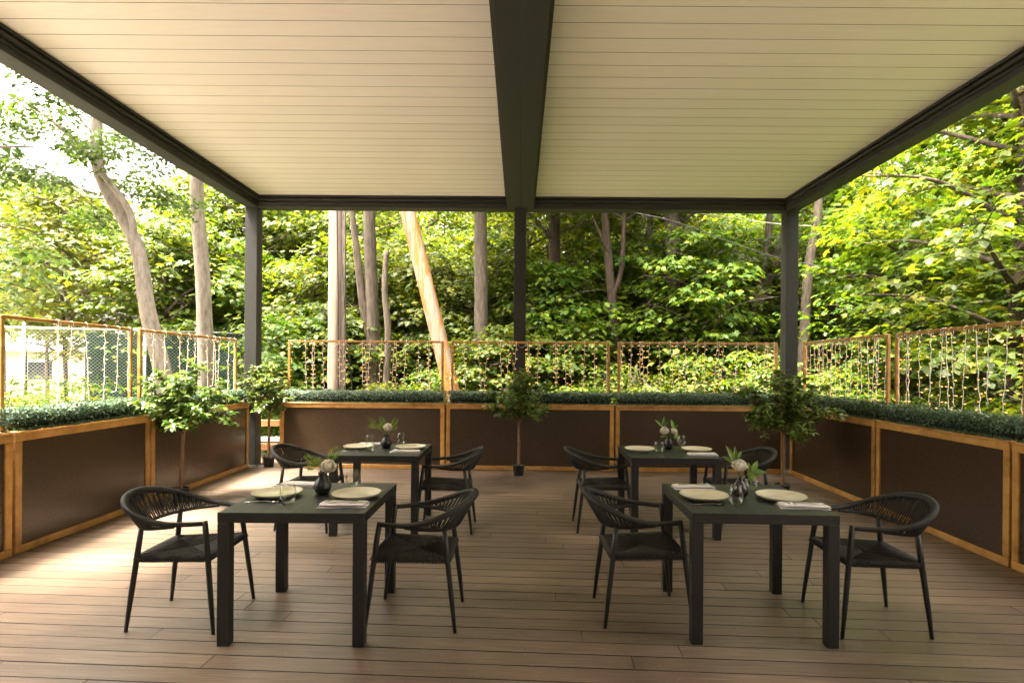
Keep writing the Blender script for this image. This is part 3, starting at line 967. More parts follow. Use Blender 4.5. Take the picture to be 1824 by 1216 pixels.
def cutlery_mesh(kind):
    """Flat outline with thickness, gently arched along its length."""
    if kind == 'fork':
        st = [(-0.10, 0.006), (-0.06, 0.0065), (0.0, 0.0035), (0.035, 0.0035), (0.05, 0.011), (0.065, 0.0125)]
    elif kind == 'spoon':
        st = [(-0.10, 0.006), (-0.06, 0.0065), (0.0, 0.0035), (0.038, 0.0038), (0.05, 0.012), (0.068, 0.019), (0.088, 0.016), (0.10, 0.005)]
    else:
        st = [(-0.11, 0.007), (-0.06, 0.008), (0.0, 0.0055), (0.012, 0.009), (0.07, 0.010), (0.105, 0.006), (0.115, 0.001)]

    def zc(x):
        z = 0.003 + 0.006 * max(0.0, 1 - abs(x - 0.01) / 0.08) if kind != 'knife' else 0.003
        if kind == 'spoon' and x > 0.05:
            z = 0.003 + 0.004 * abs(x - 0.072) / 0.03
        return z
    mb = MB()
    vs, fs = [], []
    for x, w in st:
        z = zc(x)
        dish = 0.004 if (kind == 'spoon' and 0.045 < x < 0.095) else 0.0
        vs += [(x, -w, z + dish), (x, 0, z + 0.0008), (x, w, z + dish), (x, w, z - 0.0016 + dish), (x, 0, z - 0.0018), (x, -w, z - 0.0016 + dish)]
    for i in range(len(st) - 1):
        for k in range(6):
            fs.append((i * 6 + k, i * 6 + (k + 1) % 6, i * 6 + 6 + (k + 1) % 6, i * 6 + 6 + k))
    fs += [tuple(reversed(range(6))), tuple((len(st) - 1) * 6 + k for k in range(6))]
    mb.add(vs, fs)
    if kind == 'fork':
        for y in (-0.0102, -0.0034, 0.0034, 0.0102):
            mb.tube([(0.0655, y, 0.0032), (0.085, y, 0.0022), (0.102, y * 0.95, 0.0048)], [0.0019, 0.0018, 0.0009], 5)
    return mb.mesh('table_' + kind, M['steel'], True)


CUT = {k: cutlery_mesh(k) for k in ('fork', 'spoon', 'knife')}


def cutlery(kind, x, y, z, rz, lb):
    tag(link('table_' + kind, CUT[kind], None, (x, y, z), (0, 0, rz)), lb, kind, 'cutlery laid on the tables')


VP = {
    'gourd': [(0.0, 0.0), (0.03, 0.0), (0.042, 0.008), (0.054, 0.035), (0.0555, 0.055), (0.047, 0.08), (0.030, 0.1), (0.0255, 0.115), (0.027, 0.13), (0.031, 0.139), (0.0285, 0.1395), (0.023, 0.128), (0.021, 0.112), (0.0, 0.09)],
    'bottle': [(0.0, 0.0), (0.034, 0.0), (0.046, 0.010), (0.053, 0.034), (0.050, 0.055), (0.036, 0.085), (0.022, 0.10), (0.0195, 0.112), (0.0205, 0.121), (0.018, 0.1215), (0.0165, 0.110), (0.0, 0.085)],
    'oval': [(0.0, 0.0), (0.028, 0.0), (0.038, 0.010), (0.048, 0.045), (0.046, 0.07), (0.034, 0.095), (0.0255, 0.106), (0.0255, 0.118), (0.0275, 0.122), (0.0245, 0.1225), (0.021, 0.11), (0.0, 0.085)],
}


def vase(x, y, kind, mat, lb):
    tag(MB().lathe(VP[kind], 32).build('bud_vase', mat, None, True, (x, y, TT)), lb, 'vase', 'small dark vases on the tables')
    return VP[kind][-3][1]


def bloom_mesh(seed, rad, n=80):
    """Ruffled double flower: overlapping cupped petals over a ball, frilled edges, smaller ones crowding the middle."""
    r = random.Random(seed)
    mb = MB()
    for i in range(n):
        q = (i + 0.5) / n
        th = math.acos(1 - 1.55 * q)
        ph = i * 2.39996 + r.uniform(-0.4, 0.4)
        d = Vector((math.sin(th) * math.cos(ph), math.sin(th) * math.sin(ph), math.cos(th)))
        away = (d * d.z - Vector((0, 0, 1)))
        away = away.normalized() if away.length > 0.05 else Vector((1, 0, 0))
        across = d.cross(away).normalized()
        lift = r.uniform(0.15, 0.75)                       # how far the outer edge stands off the ball
        R0 = rad * r.uniform(0.62, 0.92)
        sz = rad * (0.34 + 0.30 * q) * r.uniform(0.85, 1.2)
        nu, nv = 4, 6
        vs, fs = [], []
        k1 = r.uniform(0, 6)
        for a in range(nu + 1):
            for b in range(nv + 1):
                u, w_ = a / nu, b / nv * 2 - 1
                wd = sz * (0.45 + 0.65 * u) * (1 - 0.12 * u * u)
                frill = 0.10 * sz * math.sin(w_ * 9 + k1) * u * u
                p = d * (R0 - 0.30 * rad + sz * (0.55 * u * lift + 0.25 * u)) - away * sz * (0.95 * u - 0.35) + across * w_ * wd
                p += d * (-0.30 * w_ * w_ * sz) + d * frill - away * frill * 0.8 + Vector((0, 0, 0.12 * rad * (u - 0.3) * (q > 0.55)))
                vs.append(p)
        for a in range(nu):
            for b in range(nv):
                k = a * (nv + 1) + b
                fs.append((k, k + 1, k + nv + 2, k + nv + 1))
        mb.add(vs, fs)
    mb.lathe([(0.0, -rad * 0.5), (rad * 0.45, -rad * 0.4), (rad * 0.55, 0.0), (rad * 0.35, rad * 0.4), (0, rad * 0.5)], 10)
    return mb.mesh('bloom', M['petal'], True)


BLOOMS = [bloom_mesh(1, 0.050, 90), bloom_mesh(2, 0.047), bloom_mesh(3, 0.042)]


def frond_mesh(pts, ln):
    """Fern frond: rib with paired pinnae that shorten to the tip."""
    c = catmull(pts, 10)
    rib = MB().tube(c, [0.0018 * (1 - 0.7 * i / len(c)) for i in range(len(c))], 5)
    P, N, D, S = [], [], [], []
    n = 13
    for i in range(n):
        q = 0.28 + 0.72 * i / n
        k = min(int(q * (len(c) - 1)), len(c) - 2)
        p = c[k].lerp(c[k + 1], (q * (len(c) - 1)) % 1)
        tg = (c[k + 1] - c[k]).normalized()
        sd = tg.cross(Vector((0.25, -0.9, 0.35)).normalized()).normalized()
        nm = sd.cross(tg)
        for s in (-1, 1):
            P.append(p); N.append(nm + Vector((random.uniform(-.2, .2),) * 3)); D.append(sd * s + tg * 0.55)
            S.append(ln * math.sin(math.pi * min(1, (1 - (q - 0.28) / 0.72) * 0.8 + 0.14)))
    tv, tf = NARROW
    V, F = leaves(np.array(P), np.array(N), np.array(D), np.array(S), (tv * np.array([1, 0.62, 1]), tf))
    rib.add([tuple(x) for x in V], [tuple(int(i) for i in f) for f in F])
    return rib.mesh('fern_frond', M['fern'])


def sprig_mesh(pts, leafs):
    """Stem with a few large pointed leaves."""
    c = catmull(pts, 6)
    mb = MB().tube(c, 0.002, 5)
    for q, ang, ln, wd in leafs:
        k = min(int(q * (len(c) - 1)), len(c) - 2)
        p = c[k]
        tg = (c[k + 1] - c[k]).normalized()
        sd = tg.cross(Vector((0.1, -0.95, 0.3)).normalized()).normalized()
        d = (tg * math.cos(ang) + sd * math.sin(ang)).normalized()
        ac = d.cross(Vector((0.1, -0.85, 0.5))).normalized()
        nm = ac.cross(d)
        vs, fs = [], []
        n = 7
        for i in range(n + 1):
            u = i / n
            w_ = wd * math.sin(math.pi * u ** 0.8) ** 0.9 + 0.0006
            m_ = p + d * ln * u - nm * 0.25 * ln * u * u
            vs += [m_ - ac * w_ + nm * w_ * 0.35, m_, m_ + ac * w_ + nm * w_ * 0.35]
        for i in range(n):
            for j in (0, 1):
                a = i * 3 + j
                fs.append((a, a + 1, a + 4, a + 3))
        mb.add(vs, fs)
    return mb.mesh('leaf_sprig', M['fern'])


def bouquet(x, y, neck, lb, fronds=(), blooms=(), sprigs=()):
    t = thing('flower_bouquet', lb, 'flowers', (x, y, TT), group='flowers in the table vases')
    for pts, ln in fronds:
        link('fern_frond', frond_mesh([(0, 0, neck - 0.035)] + list(pts), ln), t)
    for pts, lf in sprigs:
        link('leaf_sprig', sprig_mesh([(0, 0, neck - 0.035)] + list(pts), lf), t)
    for k, p, rot in blooms:
        b = link('bloom', BLOOMS[k], t, p, rot)
        MB().tube(catmull([(0, 0, neck - 0.04), (p[0] * 0.25, p[1] * 0.3, neck + 0.01), (p[0] * 0.85, p[1] * 0.85, p[2] - 0.012)], 5), 0.0022, 5).build('flower_stem', M['stem'], t, True)


# front left table
plate(-1.535, 3.575, 'cream plate on the left of the front-left table, behind the round glass')
plate(-1.026, 3.562, 'cream plate on the right of the front-left table, behind the folded napkin')
glass(-1.383, 3.370, 'round', 'round stemless glass in front of the left plate, front-left table')
glass(-1.140, 3.860, 'egg', 'stemless glass at the far edge of the front-left table')
n1 = tag(link('folded_napkin', NAP[0], None, (-1.035, 3.335, TT), (0, 0, R(3))), 'folded white napkin near the front edge of the front-left table', 'napkin', 'folded napkins')
n2 = tag(link('folded_napkin', NAP[1], None, (-1.50, 3.90, TT), (0, 0, R(-8))), 'folded white napkin at the far left of the front-left table', 'napkin', 'folded napkins')
cutlery('spoon', -1.055, 3.345, TT + 0.022, R(183), 'spoon lying on the near napkin of the front-left table')
cutlery('knife', -1.015, 3.325, TT + 0.0225, R(2), 'knife lying on the near napkin of the front-left table')
cutlery('fork', -1.56, 3.405, TT, R(4), 'fork at the left front corner of the front-left table')
cutlery('knife', -1.00, 3.765, TT, R(-6), 'knife behind the right plate on the front-left table')
cutlery('fork', -1.62, 3.86, TT, R(-12), 'fork beside the far napkin on the front-left table')
nk = vase(-1.270, 3.640, 'gourd', M['vase'], 'matt black round-bellied vase on the front-left table')
bouquet(-1.270, 3.640, nk, 'white carnation with green fern fronds in the front-left vase',
        fronds=[([(-0.035, 0, 0.17), (-0.075, 0.0, 0.215), (-0.115, -0.01, 0.255)], 0.032), ([(-0.02, -0.01, 0.17), (-0.03, -0.015, 0.21), (-0.035, -0.02, 0.24)], 0.034),
                ([(0.02, 0.01, 0.18), (0.05, 0.02, 0.24), (0.10, 0.03, 0.30)], 0.045), ([(-0.03, -0.02, 0.16), (-0.06, -0.03, 0.175), (-0.085, -0.04, 0.18)], 0.030),
                ([(-0.01, 0.02, 0.17), (-0.05, 0.03, 0.20), (-0.08, 0.04, 0.20)], 0.035)],
        blooms=[(0, (0.042, -0.02, 0.178), (R(38), R(12), 0))])
# back left table
plate(-1.615, 5.67, 'cream plate on the left of the back-left table')
plate(-1.090, 5.67, 'cream plate on the right of the back-left table')
glass(-1.457, 5.50, 'tall', 'tall clear glass before the left plate of the back-left table')
glass(-1.258, 6.00, 'egg', 'egg-shaped glass at the far edge of the back-left table')
tag(link('folded_napkin', NAP[2], None, (-1.10, 5.455, TT), (0, 0, R(-2))), 'folded white napkin near the front edge of the back-left table', 'napkin', 'folded napkins')
tag(link('folded_napkin', NAP[1], None, (-1.56, 5.96, TT), (0, 0, R(3))), 'folded white napkin behind the left plate of the back-left table', 'napkin', 'folded napkins')
cutlery('knife', -1.10, 5.455, TT + 0.0225, R(1), 'knife on the near napkin of the back-left table')
cutlery('spoon', -1.62, 5.475, TT, R(2), 'spoon in front of the left plate, back-left table')
nk = vase(-1.355, 5.74, 'gourd', M['vase'], 'matt black round-bellied vase on the back-left table')
bouquet(-1.355, 5.74, nk, 'white flower with wide-spread light green ferns in the back-left vase',
        fronds=[([(-0.05, 0, 0.18), (-0.12, 0, 0.24), (-0.19, 0, 0.315)], 0.035), ([(-0.05, -0.01, 0.175), (-0.12, -0.01, 0.215), (-0.19, -0.02, 0.225)], 0.034),
                ([(-0.02, 0, 0.19), (-0.035, 0, 0.25), (-0.06, 0, 0.32)], 0.040), ([(0.03, 0, 0.18), (0.07, 0, 0.24), (0.11, -0.01, 0.31)], 0.045),
                ([(0.03, 0.02, 0.17), (0.07, 0.02, 0.20), (0.10, 0.02, 0.225)], 0.04), ([(-0.02, 0.02, 0.18), (-0.06, 0.03, 0.21), (-0.10, 0.03, 0.22)], 0.04)],
        blooms=[(1, (0.02, -0.02, 0.205), (R(50), 0, R(20)))])
# front right table
plate(1.185, 3.585, 'cream plate on the left of the front-right table')
plate(1.672, 3.575, 'cream plate on the right of the front-right table')
glass(1.316, 3.400, 'egg', 'stemless glass at the front edge between the plates, front-right table')
glass(1.590, 3.830, 'bowl', 'low bowl-shaped glass behind the dark vase, front-right table')
tag(link('folded_napkin', NAP[2], None, (1.715, 3.380, TT), (0, 0, R(-6))), 'folded white napkin at the right front of the front-right table', 'napkin', 'folded napkins')
tag(link('folded_napkin', NAP[0], None, (1.215, 3.905, TT), (0, 0, R(4))), 'folded white napkin behind the left plate of the front-right table', 'napkin', 'folded napkins')
cutlery('knife', 1.72, 3.395, TT + 0.0225, R(-8), 'knife on the right napkin of the front-right table')
cutlery('fork', 1.715, 3.365, TT + 0.0225, R(176), 'fork on the right napkin of the front-right table')
cutlery('knife', 1.22, 3.905, TT + 0.0225, R(3), 'knife on the far napkin of the front-right table')
cutlery('spoon', 1.145, 3.415, TT, R(3), 'spoon in front of the left plate, front-right table')
nk = vase(1.444, 3.660, 'bottle', M['vase_sheen'], 'glossy dark narrow-necked vase on the front-right table')
bouquet(1.444, 3.660, nk, 'single large white peony with lobed leaves in the front-right vase',
        sprigs=[([(-0.02, 0.01, 0.17), (-0.04, 0.01, 0.22)], [(0.95, 0.1, 0.12, 0.016), (0.9, 0.6, 0.12, 0.016), (0.85, 1.05, 0.11, 0.014), (0.9, -0.45, 0.09, 0.013), (0.6, 1.5, 0.10, 0.015)]),
                ([(0.04, -0.01, 0.14), (0.075, -0.01, 0.16)], [(0.95, -0.5, 0.09, 0.019), (0.9, 0.3, 0.11, 0.018), (0.8, -1.1, 0.07, 0.016)]),
                ([(0.03, 0.0, 0.135), (0.06, 0.0, 0.135)], [(0.9, 0.0, 0.07, 0.016), (0.9, 0.8, 0.06, 0.014)])],
        blooms=[(0, (-0.012, -0.015, 0.195), (R(30), R(-12), 0))])
# back right table
plate(1.215, 5.64, 'cream plate on the left of the back-right table')
plate(1.785, 5.64, 'cream plate on the right of the back-right table')
glass(1.375, 5.50, 'round', 'round stemless glass before the left plate of the back-right table')
glass(1.646, 5.68, 'stem', 'stemmed wine glass beside the two peonies')
tag(link('folded_napkin', NAP[1], None, (1.765, 5.40, TT), (0, 0, R(-3))), 'folded white napkin near the front edge of the back-right table', 'napkin', 'folded napkins')
cutlery('knife', 1.765, 5.405, TT + 0.0225, R(-2), 'knife on the napkin of the back-right table')
cutlery('spoon', 1.19, 5.49, TT, R(2), 'spoon in front of the left plate, back-right table')
nk = vase(1.543, 5.78, 'oval', M['vase'], 'matt black slender vase on the back-right table')
bouquet(1.543, 5.78, nk, 'two white peonies with pointed leaves in the back-right vase',
        sprigs=[([(-0.04, 0.01, 0.17), (-0.075, 0.01, 0.24)], [(0.95, -0.2, 0.10, 0.013), (0.85, 0.75, 0.13, 0.017), (0.75, 1.1, 0.11, 0.006)]),
                ([(0.03, 0.01, 0.17), (0.05, 0.01, 0.22)], [(0.95, -0.5, 0.09, 0.018), (0.9, 0.5, 0.075, 0.014)]),
                ([(0.03, -0.02, 0.13), (0.055, -0.02, 0.13)], [(0.9, -0.4, 0.06, 0.014), (0.8, 0.4, 0.05, 0.012)]),
                ([(-0.03, -0.02, 0.13), (-0.05, -0.02, 0.13)], [(0.9, 0.4, 0.05, 0.012)])],
        blooms=[(1, (-0.045, -0.015, 0.185), (R(45), R(-20), 0)), (2, (0.05, -0.015, 0.18), (R(45), R(20), R(40)))])


# ------------------------------------------------------------------ potted ficus trees
def ficus(x, y, lb, seed, fork, height, rx, n_br, lean=0.0, leaf=0.075, per=26):
    r = random.Random(seed)
    nr = np.random.RandomState(seed)
    t = thing('potted_ficus', lb, 'potted tree', (x, y, 0.001), 0, 'potted ficus trees')
    pot = MB().lathe([(0.0, 0.0), (0.068, 0.0), (0.071, 0.004), (0.084, 0.135), (0.090, 0.137), (0.090, 0.158), (0.085, 0.160), (0.081, 0.155), (0.079, 0.13), (0.0, 0.13)], 26).build('pot', M['pot'], t, True)
    MB().lathe([(0.078, 0.138), (0.05, 0.146), (0.0, 0.15)], 14).build('soil', M['soil'], pot, True)
    wood = MB()
    stems = 3
    for k in range(stems):
        ph = k * 2.09 + r.uniform(-0.3, 0.3)
        pts = []
        for i in range(9):
            q = i / 8
            a = ph + q * 5.0
            pts.append((0.010 * math.cos(a) + lean * q, 0.010 * math.sin(a), 0.14 + q * (fork - 0.14)))
        wood.tube(catmull(pts, 4), [0.0145 - 0.004 * i / 32 for i in range(33)], 7)
    P, N, D, S = [], [], [], []
    top = Vector((lean, 0, fork))
    for b in range(n_br):
        az = b * 2.4 + r.uniform(-0.4, 0.4)
        q = (b + 0.5) / n_br
        el = R(-2 + 88 * q) + r.uniform(-0.15, 0.15)
        ln = (rx * math.cos(el) + (height - fork) * math.sin(el)) * r.uniform(0.75, 1.05)
        s = top - Vector((0, 0, r.uniform(0, 0.10)))
        d = Vector((math.cos(az) * math.cos(el), math.sin(az) * math.cos(el), math.sin(el)))
        mid = s + d * ln * 0.5 + Vector((0, 0, 0.06)) + Vector([r.uniform(-.03, .03) for _ in range(3)])
        end = s + d * ln - Vector((0, 0, 0.04 * math.cos(el)))
        c = catmull([s, mid, end], 7)
        wood.tube(c, [0.0075 * (1 - 0.8 * i / (len(c) - 1)) for i in range(len(c))], 5)
        subs = [(c, per)]
        for k in range(6):
            i0 = r.randrange(3, len(c) - 2)
            sd = Vector([r.uniform(-1, 1), r.uniform(-1, 1), r.uniform(-0.1, 0.8)]).normalized() * r.uniform(0.10, 0.22)
            c2 = catmull([c[i0], c[i0] + sd * 0.55 + Vector((0, 0, 0.02)), c[i0] + sd - Vector((0, 0, 0.015))], 4)
            wood.tube(c2, [0.0035 * (1 - 0.7 * i / (len(c2) - 1)) for i in range(len(c2))], 4)
            subs.append((c2, per // 2))
        for path, cnt in subs:
            for k in range(cnt):
                u = r.uniform(0.3 if path is c else 0.15, 1.0) * (len(path) - 1)
                i0 = min(int(u), len(path) - 2)
                p = path[i0].lerp(path[i0 + 1], u % 1)
                tg = (path[i0 + 1] - path[i0]).normalized()
                side = Vector([r.gauss(0, 1) for _ in range(3)])
                dd = (tg * 0.5 + side.normalized() * 0.9 + Vector((0, 0, -0.35)))
                P.append(p + side.normalized() * 0.012); D.append(dd)
                N.append(Vector((r.gauss(0, 0.45), r.gauss(0, 0.45), 1.0)) + (p - top) * 0.4)
                S.append(leaf * r.uniform(0.6, 1.15))
    wood.build('trunk', M['ficus_bark'], t, True)
    V, F = leaves(np.array(P), np.array(N), np.array(D), np.array(S), OVAL)
    link('crown', np_mesh('crown', V, F, M['ficus'], True), t)
    return t


ficus(-3.93, 6.53, 'sunlit wide-crowned potted ficus against the left side screens', 5, 0.86, 1.58, 0.50, 20, lean=0.03, per=50, leaf=0.082)
ficus(-3.93, 8.83, 'potted ficus standing in the gap at the back-left corner post', 6, 0.92, 1.62, 0.33, 15, per=44, leaf=0.082)
ficus(0.0, 8.28, 'potted ficus in the middle, in front of the centre post', 7, 0.86, 1.58, 0.34, 16, per=44, leaf=0.082)
ficus(3.29, 7.0, 'tall shaded potted ficus in the back-right corner', 8, 0.84, 1.60, 0.40, 20, lean=0.03, per=54, leaf=0.082)


# ------------------------------------------------------------------ behind the gap: rail, ladder, board, bottle, rocks
rail = thing('deck_railing', 'orange-brown timber railing seen through the gap at the back-left corner', 'railing', (-3.95, 9.55, 0))
for x0 in (-4.75, -3.2):
    MB().cbox(x0 + 3.95 - 0.045, x0 + 3.95 + 0.045, 0.0, 0.09, -0.4, 1.12, 0.004).build('rail_post', M['rail_wood'], rail)
for z0 in (0.16, 0.56, 0.98):
    MB().cbox(-0.9, 1.1, -0.040, -0.0005, z0, z0 + 0.11, 0.004).build('rail_board', M['rail_wood'], rail)
lad = thing('aluminium_ladder', 'aluminium ladder leaning behind the back-left planter', 'ladder', (-3.62, 9.25, 0.0))
for s in (0, 0.34):
    MB().tube([(0.06 + s, 0.0, 0.012), (-0.16 + s, 0.2, 1.02)], 0.022, 6).build('side_rail', M['aluminium'], lad)
for k in range(4):
    q = 0.16 + 0.22 * k
    MB().tube([(0.06 - 0.22 * q, 0.2 * q, 1.02 * q), (0.40 - 0.22 * q, 0.2 * q, 1.02 * q)], 0.014, 6).build('rung', M['aluminium'], lad)
tag(MB().cbox(-4.6, -3.3, 9.44, 9.47, 0.31, 0.39, 0.003).build('white_plank', M['white_board']), 'white painted plank lying along the railing behind the gap', 'plank')
bot = thing('glass_bottle', 'clear bottle holding amber liquid by the corner post base', 'bottle', (-4.17, 9.22, 0.0))
MB().lathe([(0.0, 0.002), (0.04, 0.002), (0.044, 0.01), (0.044, 0.17), (0.03, 0.21), (0.016, 0.23), (0.016, 0.28), (0.012, 0.281)], 18).build('bottle_body', M['glass'], bot, True)
MB().lathe([(0.0, 0.004), (0.040, 0.004), (0.041, 0.10), (0.0, 0.101)], 18).build('amber_liquid', M['amber'], bot, True)


def rock_mesh(seed, s):
    nr = np.random.RandomState(seed)
    mb = MB().lathe([(0.02, -0.5), (0.6, -0.35), (0.95, 0.0), (0.7, 0.4), (0.3, 0.58), (0.02, 0.6)], 9)
    mb.v = [tuple(np.array(p) * s * nr.uniform(0.72, 1.2, 3)) for p in mb.v]
    return mb.mesh('rock', M['rock'])


for i, (x, y, s) in enumerate(((-4.6, 10.3, 0.28), (-4.1, 10.5, 0.34), (-3.6, 10.2, 0.25), (-4.35, 10.9, 0.4))):
    tag(link('rock', rock_mesh(i, s), None, (x, y, -0.45)), 'grey rock on the slope behind the railing gap', 'rock', 'rocks behind the railing')


# ------------------------------------------------------------------ trees
def crown_parts(seed, z0, z1, rad, nl, spl, lps, size, tpl, mat, flat=0.10, sr=(0.35, 0.75), droop=0.25, bark='bark_grey', limb=0.05, rise=0.25, up=1.0):
    """Limbs and leaf sprays round the z axis, shared by the trees that use this crown."""
    r = random.Random(seed)
    nr = np.random.RandomState(seed)
    wood = MB()
    Ps, Ns, Ds, Ss = [], [], [], []
    zm, h = z0 + (z1 - z0) * 0.42, (z1 - z0) * 0.60
    for i in range(nl):
        q = (i + 0.5) / nl
        z = z0 + (z1 - z0) * q
        prof = math.sqrt(max(0.06, 1 - ((z - zm) / h) ** 2))
        L = rad * prof * r.uniform(0.7, 1.1)
        az = i * 2.39996 + r.uniform(-0.3, 0.3)
        o = Vector((math.cos(az), math.sin(az), 0))
        s = Vector((0, 0, z - 0.35 * L * 0.6))
        e = s + o * L + Vector((0, 0, rise * L + r.uniform(-0.1, 0.25)))
        m = s + (e - s) * 0.5 + Vector((r.uniform(-.15, .15), r.uniform(-.15, .15), 0.10 * L))
        c = catmull([s, m, e], 5)
        wood.tube(c, [limb * (0.4 + 0.6 * prof) * (1 - 0.85 * k / (len(c) - 1)) for k in range(len(c))], 5)
        for k in range(spl):
            u = r.uniform(0.30, 1.0) * (len(c) - 1)
            i0 = min(int(u), len(c) - 2)
            b = c[i0].lerp(c[i0 + 1], u % 1)
            off = Vector((r.gauss(0, 0.34), r.gauss(0, 0.34), r.uniform(-0.15, 0.35))) * (0.4 + 0.5 * L / max(rad, 0.1)) * min(1.3, rad / 1.8)
            sc = b + off
            wood.tube([b, b + off * 0.5 + Vector((0, 0, 0.05)), sc], [limb * 0.22, limb * 0.14, limb * 0.06], 3)
            R_ = r.uniform(*sr)
            n = max(6, int(lps * (R_ / (sum(sr) / 2)) ** 1.5))
            rr = R_ * np.sqrt(nr.uniform(0, 1, n))
            aa = nr.uniform(0, 2 * math.pi, n)
            dx, dy = rr * np.cos(aa), rr * np.sin(aa)
            dz = -droop * (rr / R_) ** 2 * R_ + nr.normal(0, flat, n) * R_
            P = np.stack([sc.x + dx, sc.y + dy, sc.z + dz], 1)
            out = np.stack([dx / R_, dy / R_, np.zeros(n)], 1)
            Ps.append(P)
            Ns.append(np.stack([out[:, 0] * 0.45 + o.x * 0.25 + nr.normal(0, 0.35, n), out[:, 1] * 0.45 + o.y * 0.25 + nr.normal(0, 0.35, n), np.full(n, up)], 1))
            Ds.append(np.stack([out[:, 0] + nr.normal(0, 0.6, n), out[:, 1] + nr.normal(0, 0.6, n), nr.normal(-0.2, 0.2, n)], 1))
            Ss.append(size * nr.uniform(0.6, 1.2, n))
    V, F = leaves(np.concatenate(Ps), np.concatenate(Ns), np.concatenate(Ds), np.concatenate(Ss), tpl)
    return wood.mesh('limbs', M[bark], True), np_mesh('crown', V, F, mat)


POOL = {
    'near_a': crown_parts(1, 1.0, 7.0, 2.3, 30, 7, 34, 0.155, MAPLE, M['maple'], flat=0.10),
    'near_b': crown_parts(2, 0.8, 6.2, 2.0, 28, 7, 34, 0.14, MAPLE, M['maple'], flat=0.12),
    'mid_a': crown_parts(11, 0.8, 5.0, 1.9, 26, 7, 34, 0.15, MAPLE, M['maple'], flat=0.10),
    'mid_b': crown_parts(12, 0.7, 4.6, 1.7, 24, 7, 34, 0.14, MAPLE, M['maple'], flat=0.12),
    'low_a': crown_parts(13, 0.4, 3.3, 1.4, 20, 6, 30, 0.14, MAPLE, M['maple'], sr=(0.3, 0.6), limb=0.03),
    'high_a': crown_parts(3, 8.5, 14.0, 2.4, 20, 5, 20, 0.17, KITE, M['maple'], limb=0.06),
    'high_b': crown_parts(4, 8.0, 13.0, 1.9, 16, 5, 20, 0.17, KITE, M['maple'], limb=0.05),
    'canopy': crown_parts(15, 6.2, 12.0, 3.0, 36, 7, 40, 0.17, KITE, M['maple'], limb=0.06, sr=(0.45, 0.9)),
    'far_a': crown_parts(5, 0.6, 11.0, 3.0, 52, 8, 44, 0.165, KITE, M['maple'], sr=(0.4, 0.9), limb=0.06),
    'far_b': crown_parts(6, 0.5, 9.0, 2.7, 46, 8, 44, 0.15, KITE, M['maple'], sr=(0.4, 0.85), limb=0.06),
    'shrub': crown_parts(8, 0.15, 1.7, 1.1, 20, 6, 30, 0.10, KITE, M['maple'], sr=(0.22, 0.42), limb=0.018, bark='bark_dark'),
    'weed': crown_parts(9, 0.05, 0.75, 0.5, 14, 5, 16, 0.075, NARROW, M['weed'], sr=(0.14, 0.26), limb=0.006, bark='bark_dark', rise=0.8),
    'airy': crown_parts(10, 3.6, 9.5, 3.4, 22, 8, 62, 0.19, KITE, M['locust'], sr=(0.3, 0.6), droop=0.6, flat=0.2, limb=0.026, bark='bark_pale', rise=0.05),
}


def bark_tube(mb, pts, rad, seed, n=14):
    """Tapered trunk with an uneven, slightly fluted surface."""
    r = np.random.RandomState(seed)
    c = catmull(pts, 8)
    q = np.linspace(0, len(rad) - 1, len(c))
    rr = np.interp(q, range(len(rad)), rad)
    k0 = len(mb.v)
    mb.tube(c, list(rr), n)
    ph = r.uniform(0, 6, 3)
    for i in range(len(c)):
        for k in range(n):
            a = 2 * math.pi * k / n
            f = 1 + 0.05 * math.sin(3 * a + ph[0] + i * 0.12) + 0.04 * math.sin(5 * a + ph[1] - i * 0.2) + r.uniform(-0.025, 0.025)
            j = k0 + i * n + k
            p = Vector(mb.v[j])
            mb.v[j] = tuple(c[i] + (p - c[i]) * f)
    return mb


def tree(name, label, x, y, pool, stems, bark, seed, group=None, scale=1.0, rz=None, cz=0.0, coff=(0, 0), ground=-0.6, cat='tree'):
    """stems: list of (points, radii) in metres relative to the tree's base."""
    r = random.Random(seed)
    t = thing(name, label, cat, (x, y, ground), 0, group)
    if stems:
        mb = MB()
        for k, (pts, rad) in enumerate(stems):
            bark_tube(mb, pts, rad, seed + k)
        mb.build('trunk', M[bark], t, True)
    if pool:
        for nm, me in zip(('limbs', 'crown'), POOL[pool]):
            o = link(nm, me, t, (coff[0], coff[1], cz), (0, 0, rz if rz is not None else r.uniform(0, 6.28)))
            o.scale = (scale,) * 3
    return t


def stem(pts, rad):
    return (pts, rad)


G = -0.6
# trees whose trunks the photograph shows, world points turned into local ones
def wtree(label, pts, rad, bark, seed, pool=None, extra=(), **kw):
    bx, by, _ = pts[0]
    loc = [(p[0] - bx, p[1] - by, p[2] - G) for p in pts]
    st = [(loc, rad)] + [([(p[0] - bx, p[1] - by, p[2] - G) for p in e], er) for e, er in extra]
    return tree(kw.pop('name', 'tree'), label, bx, by, pool, st, bark, seed, **kw)


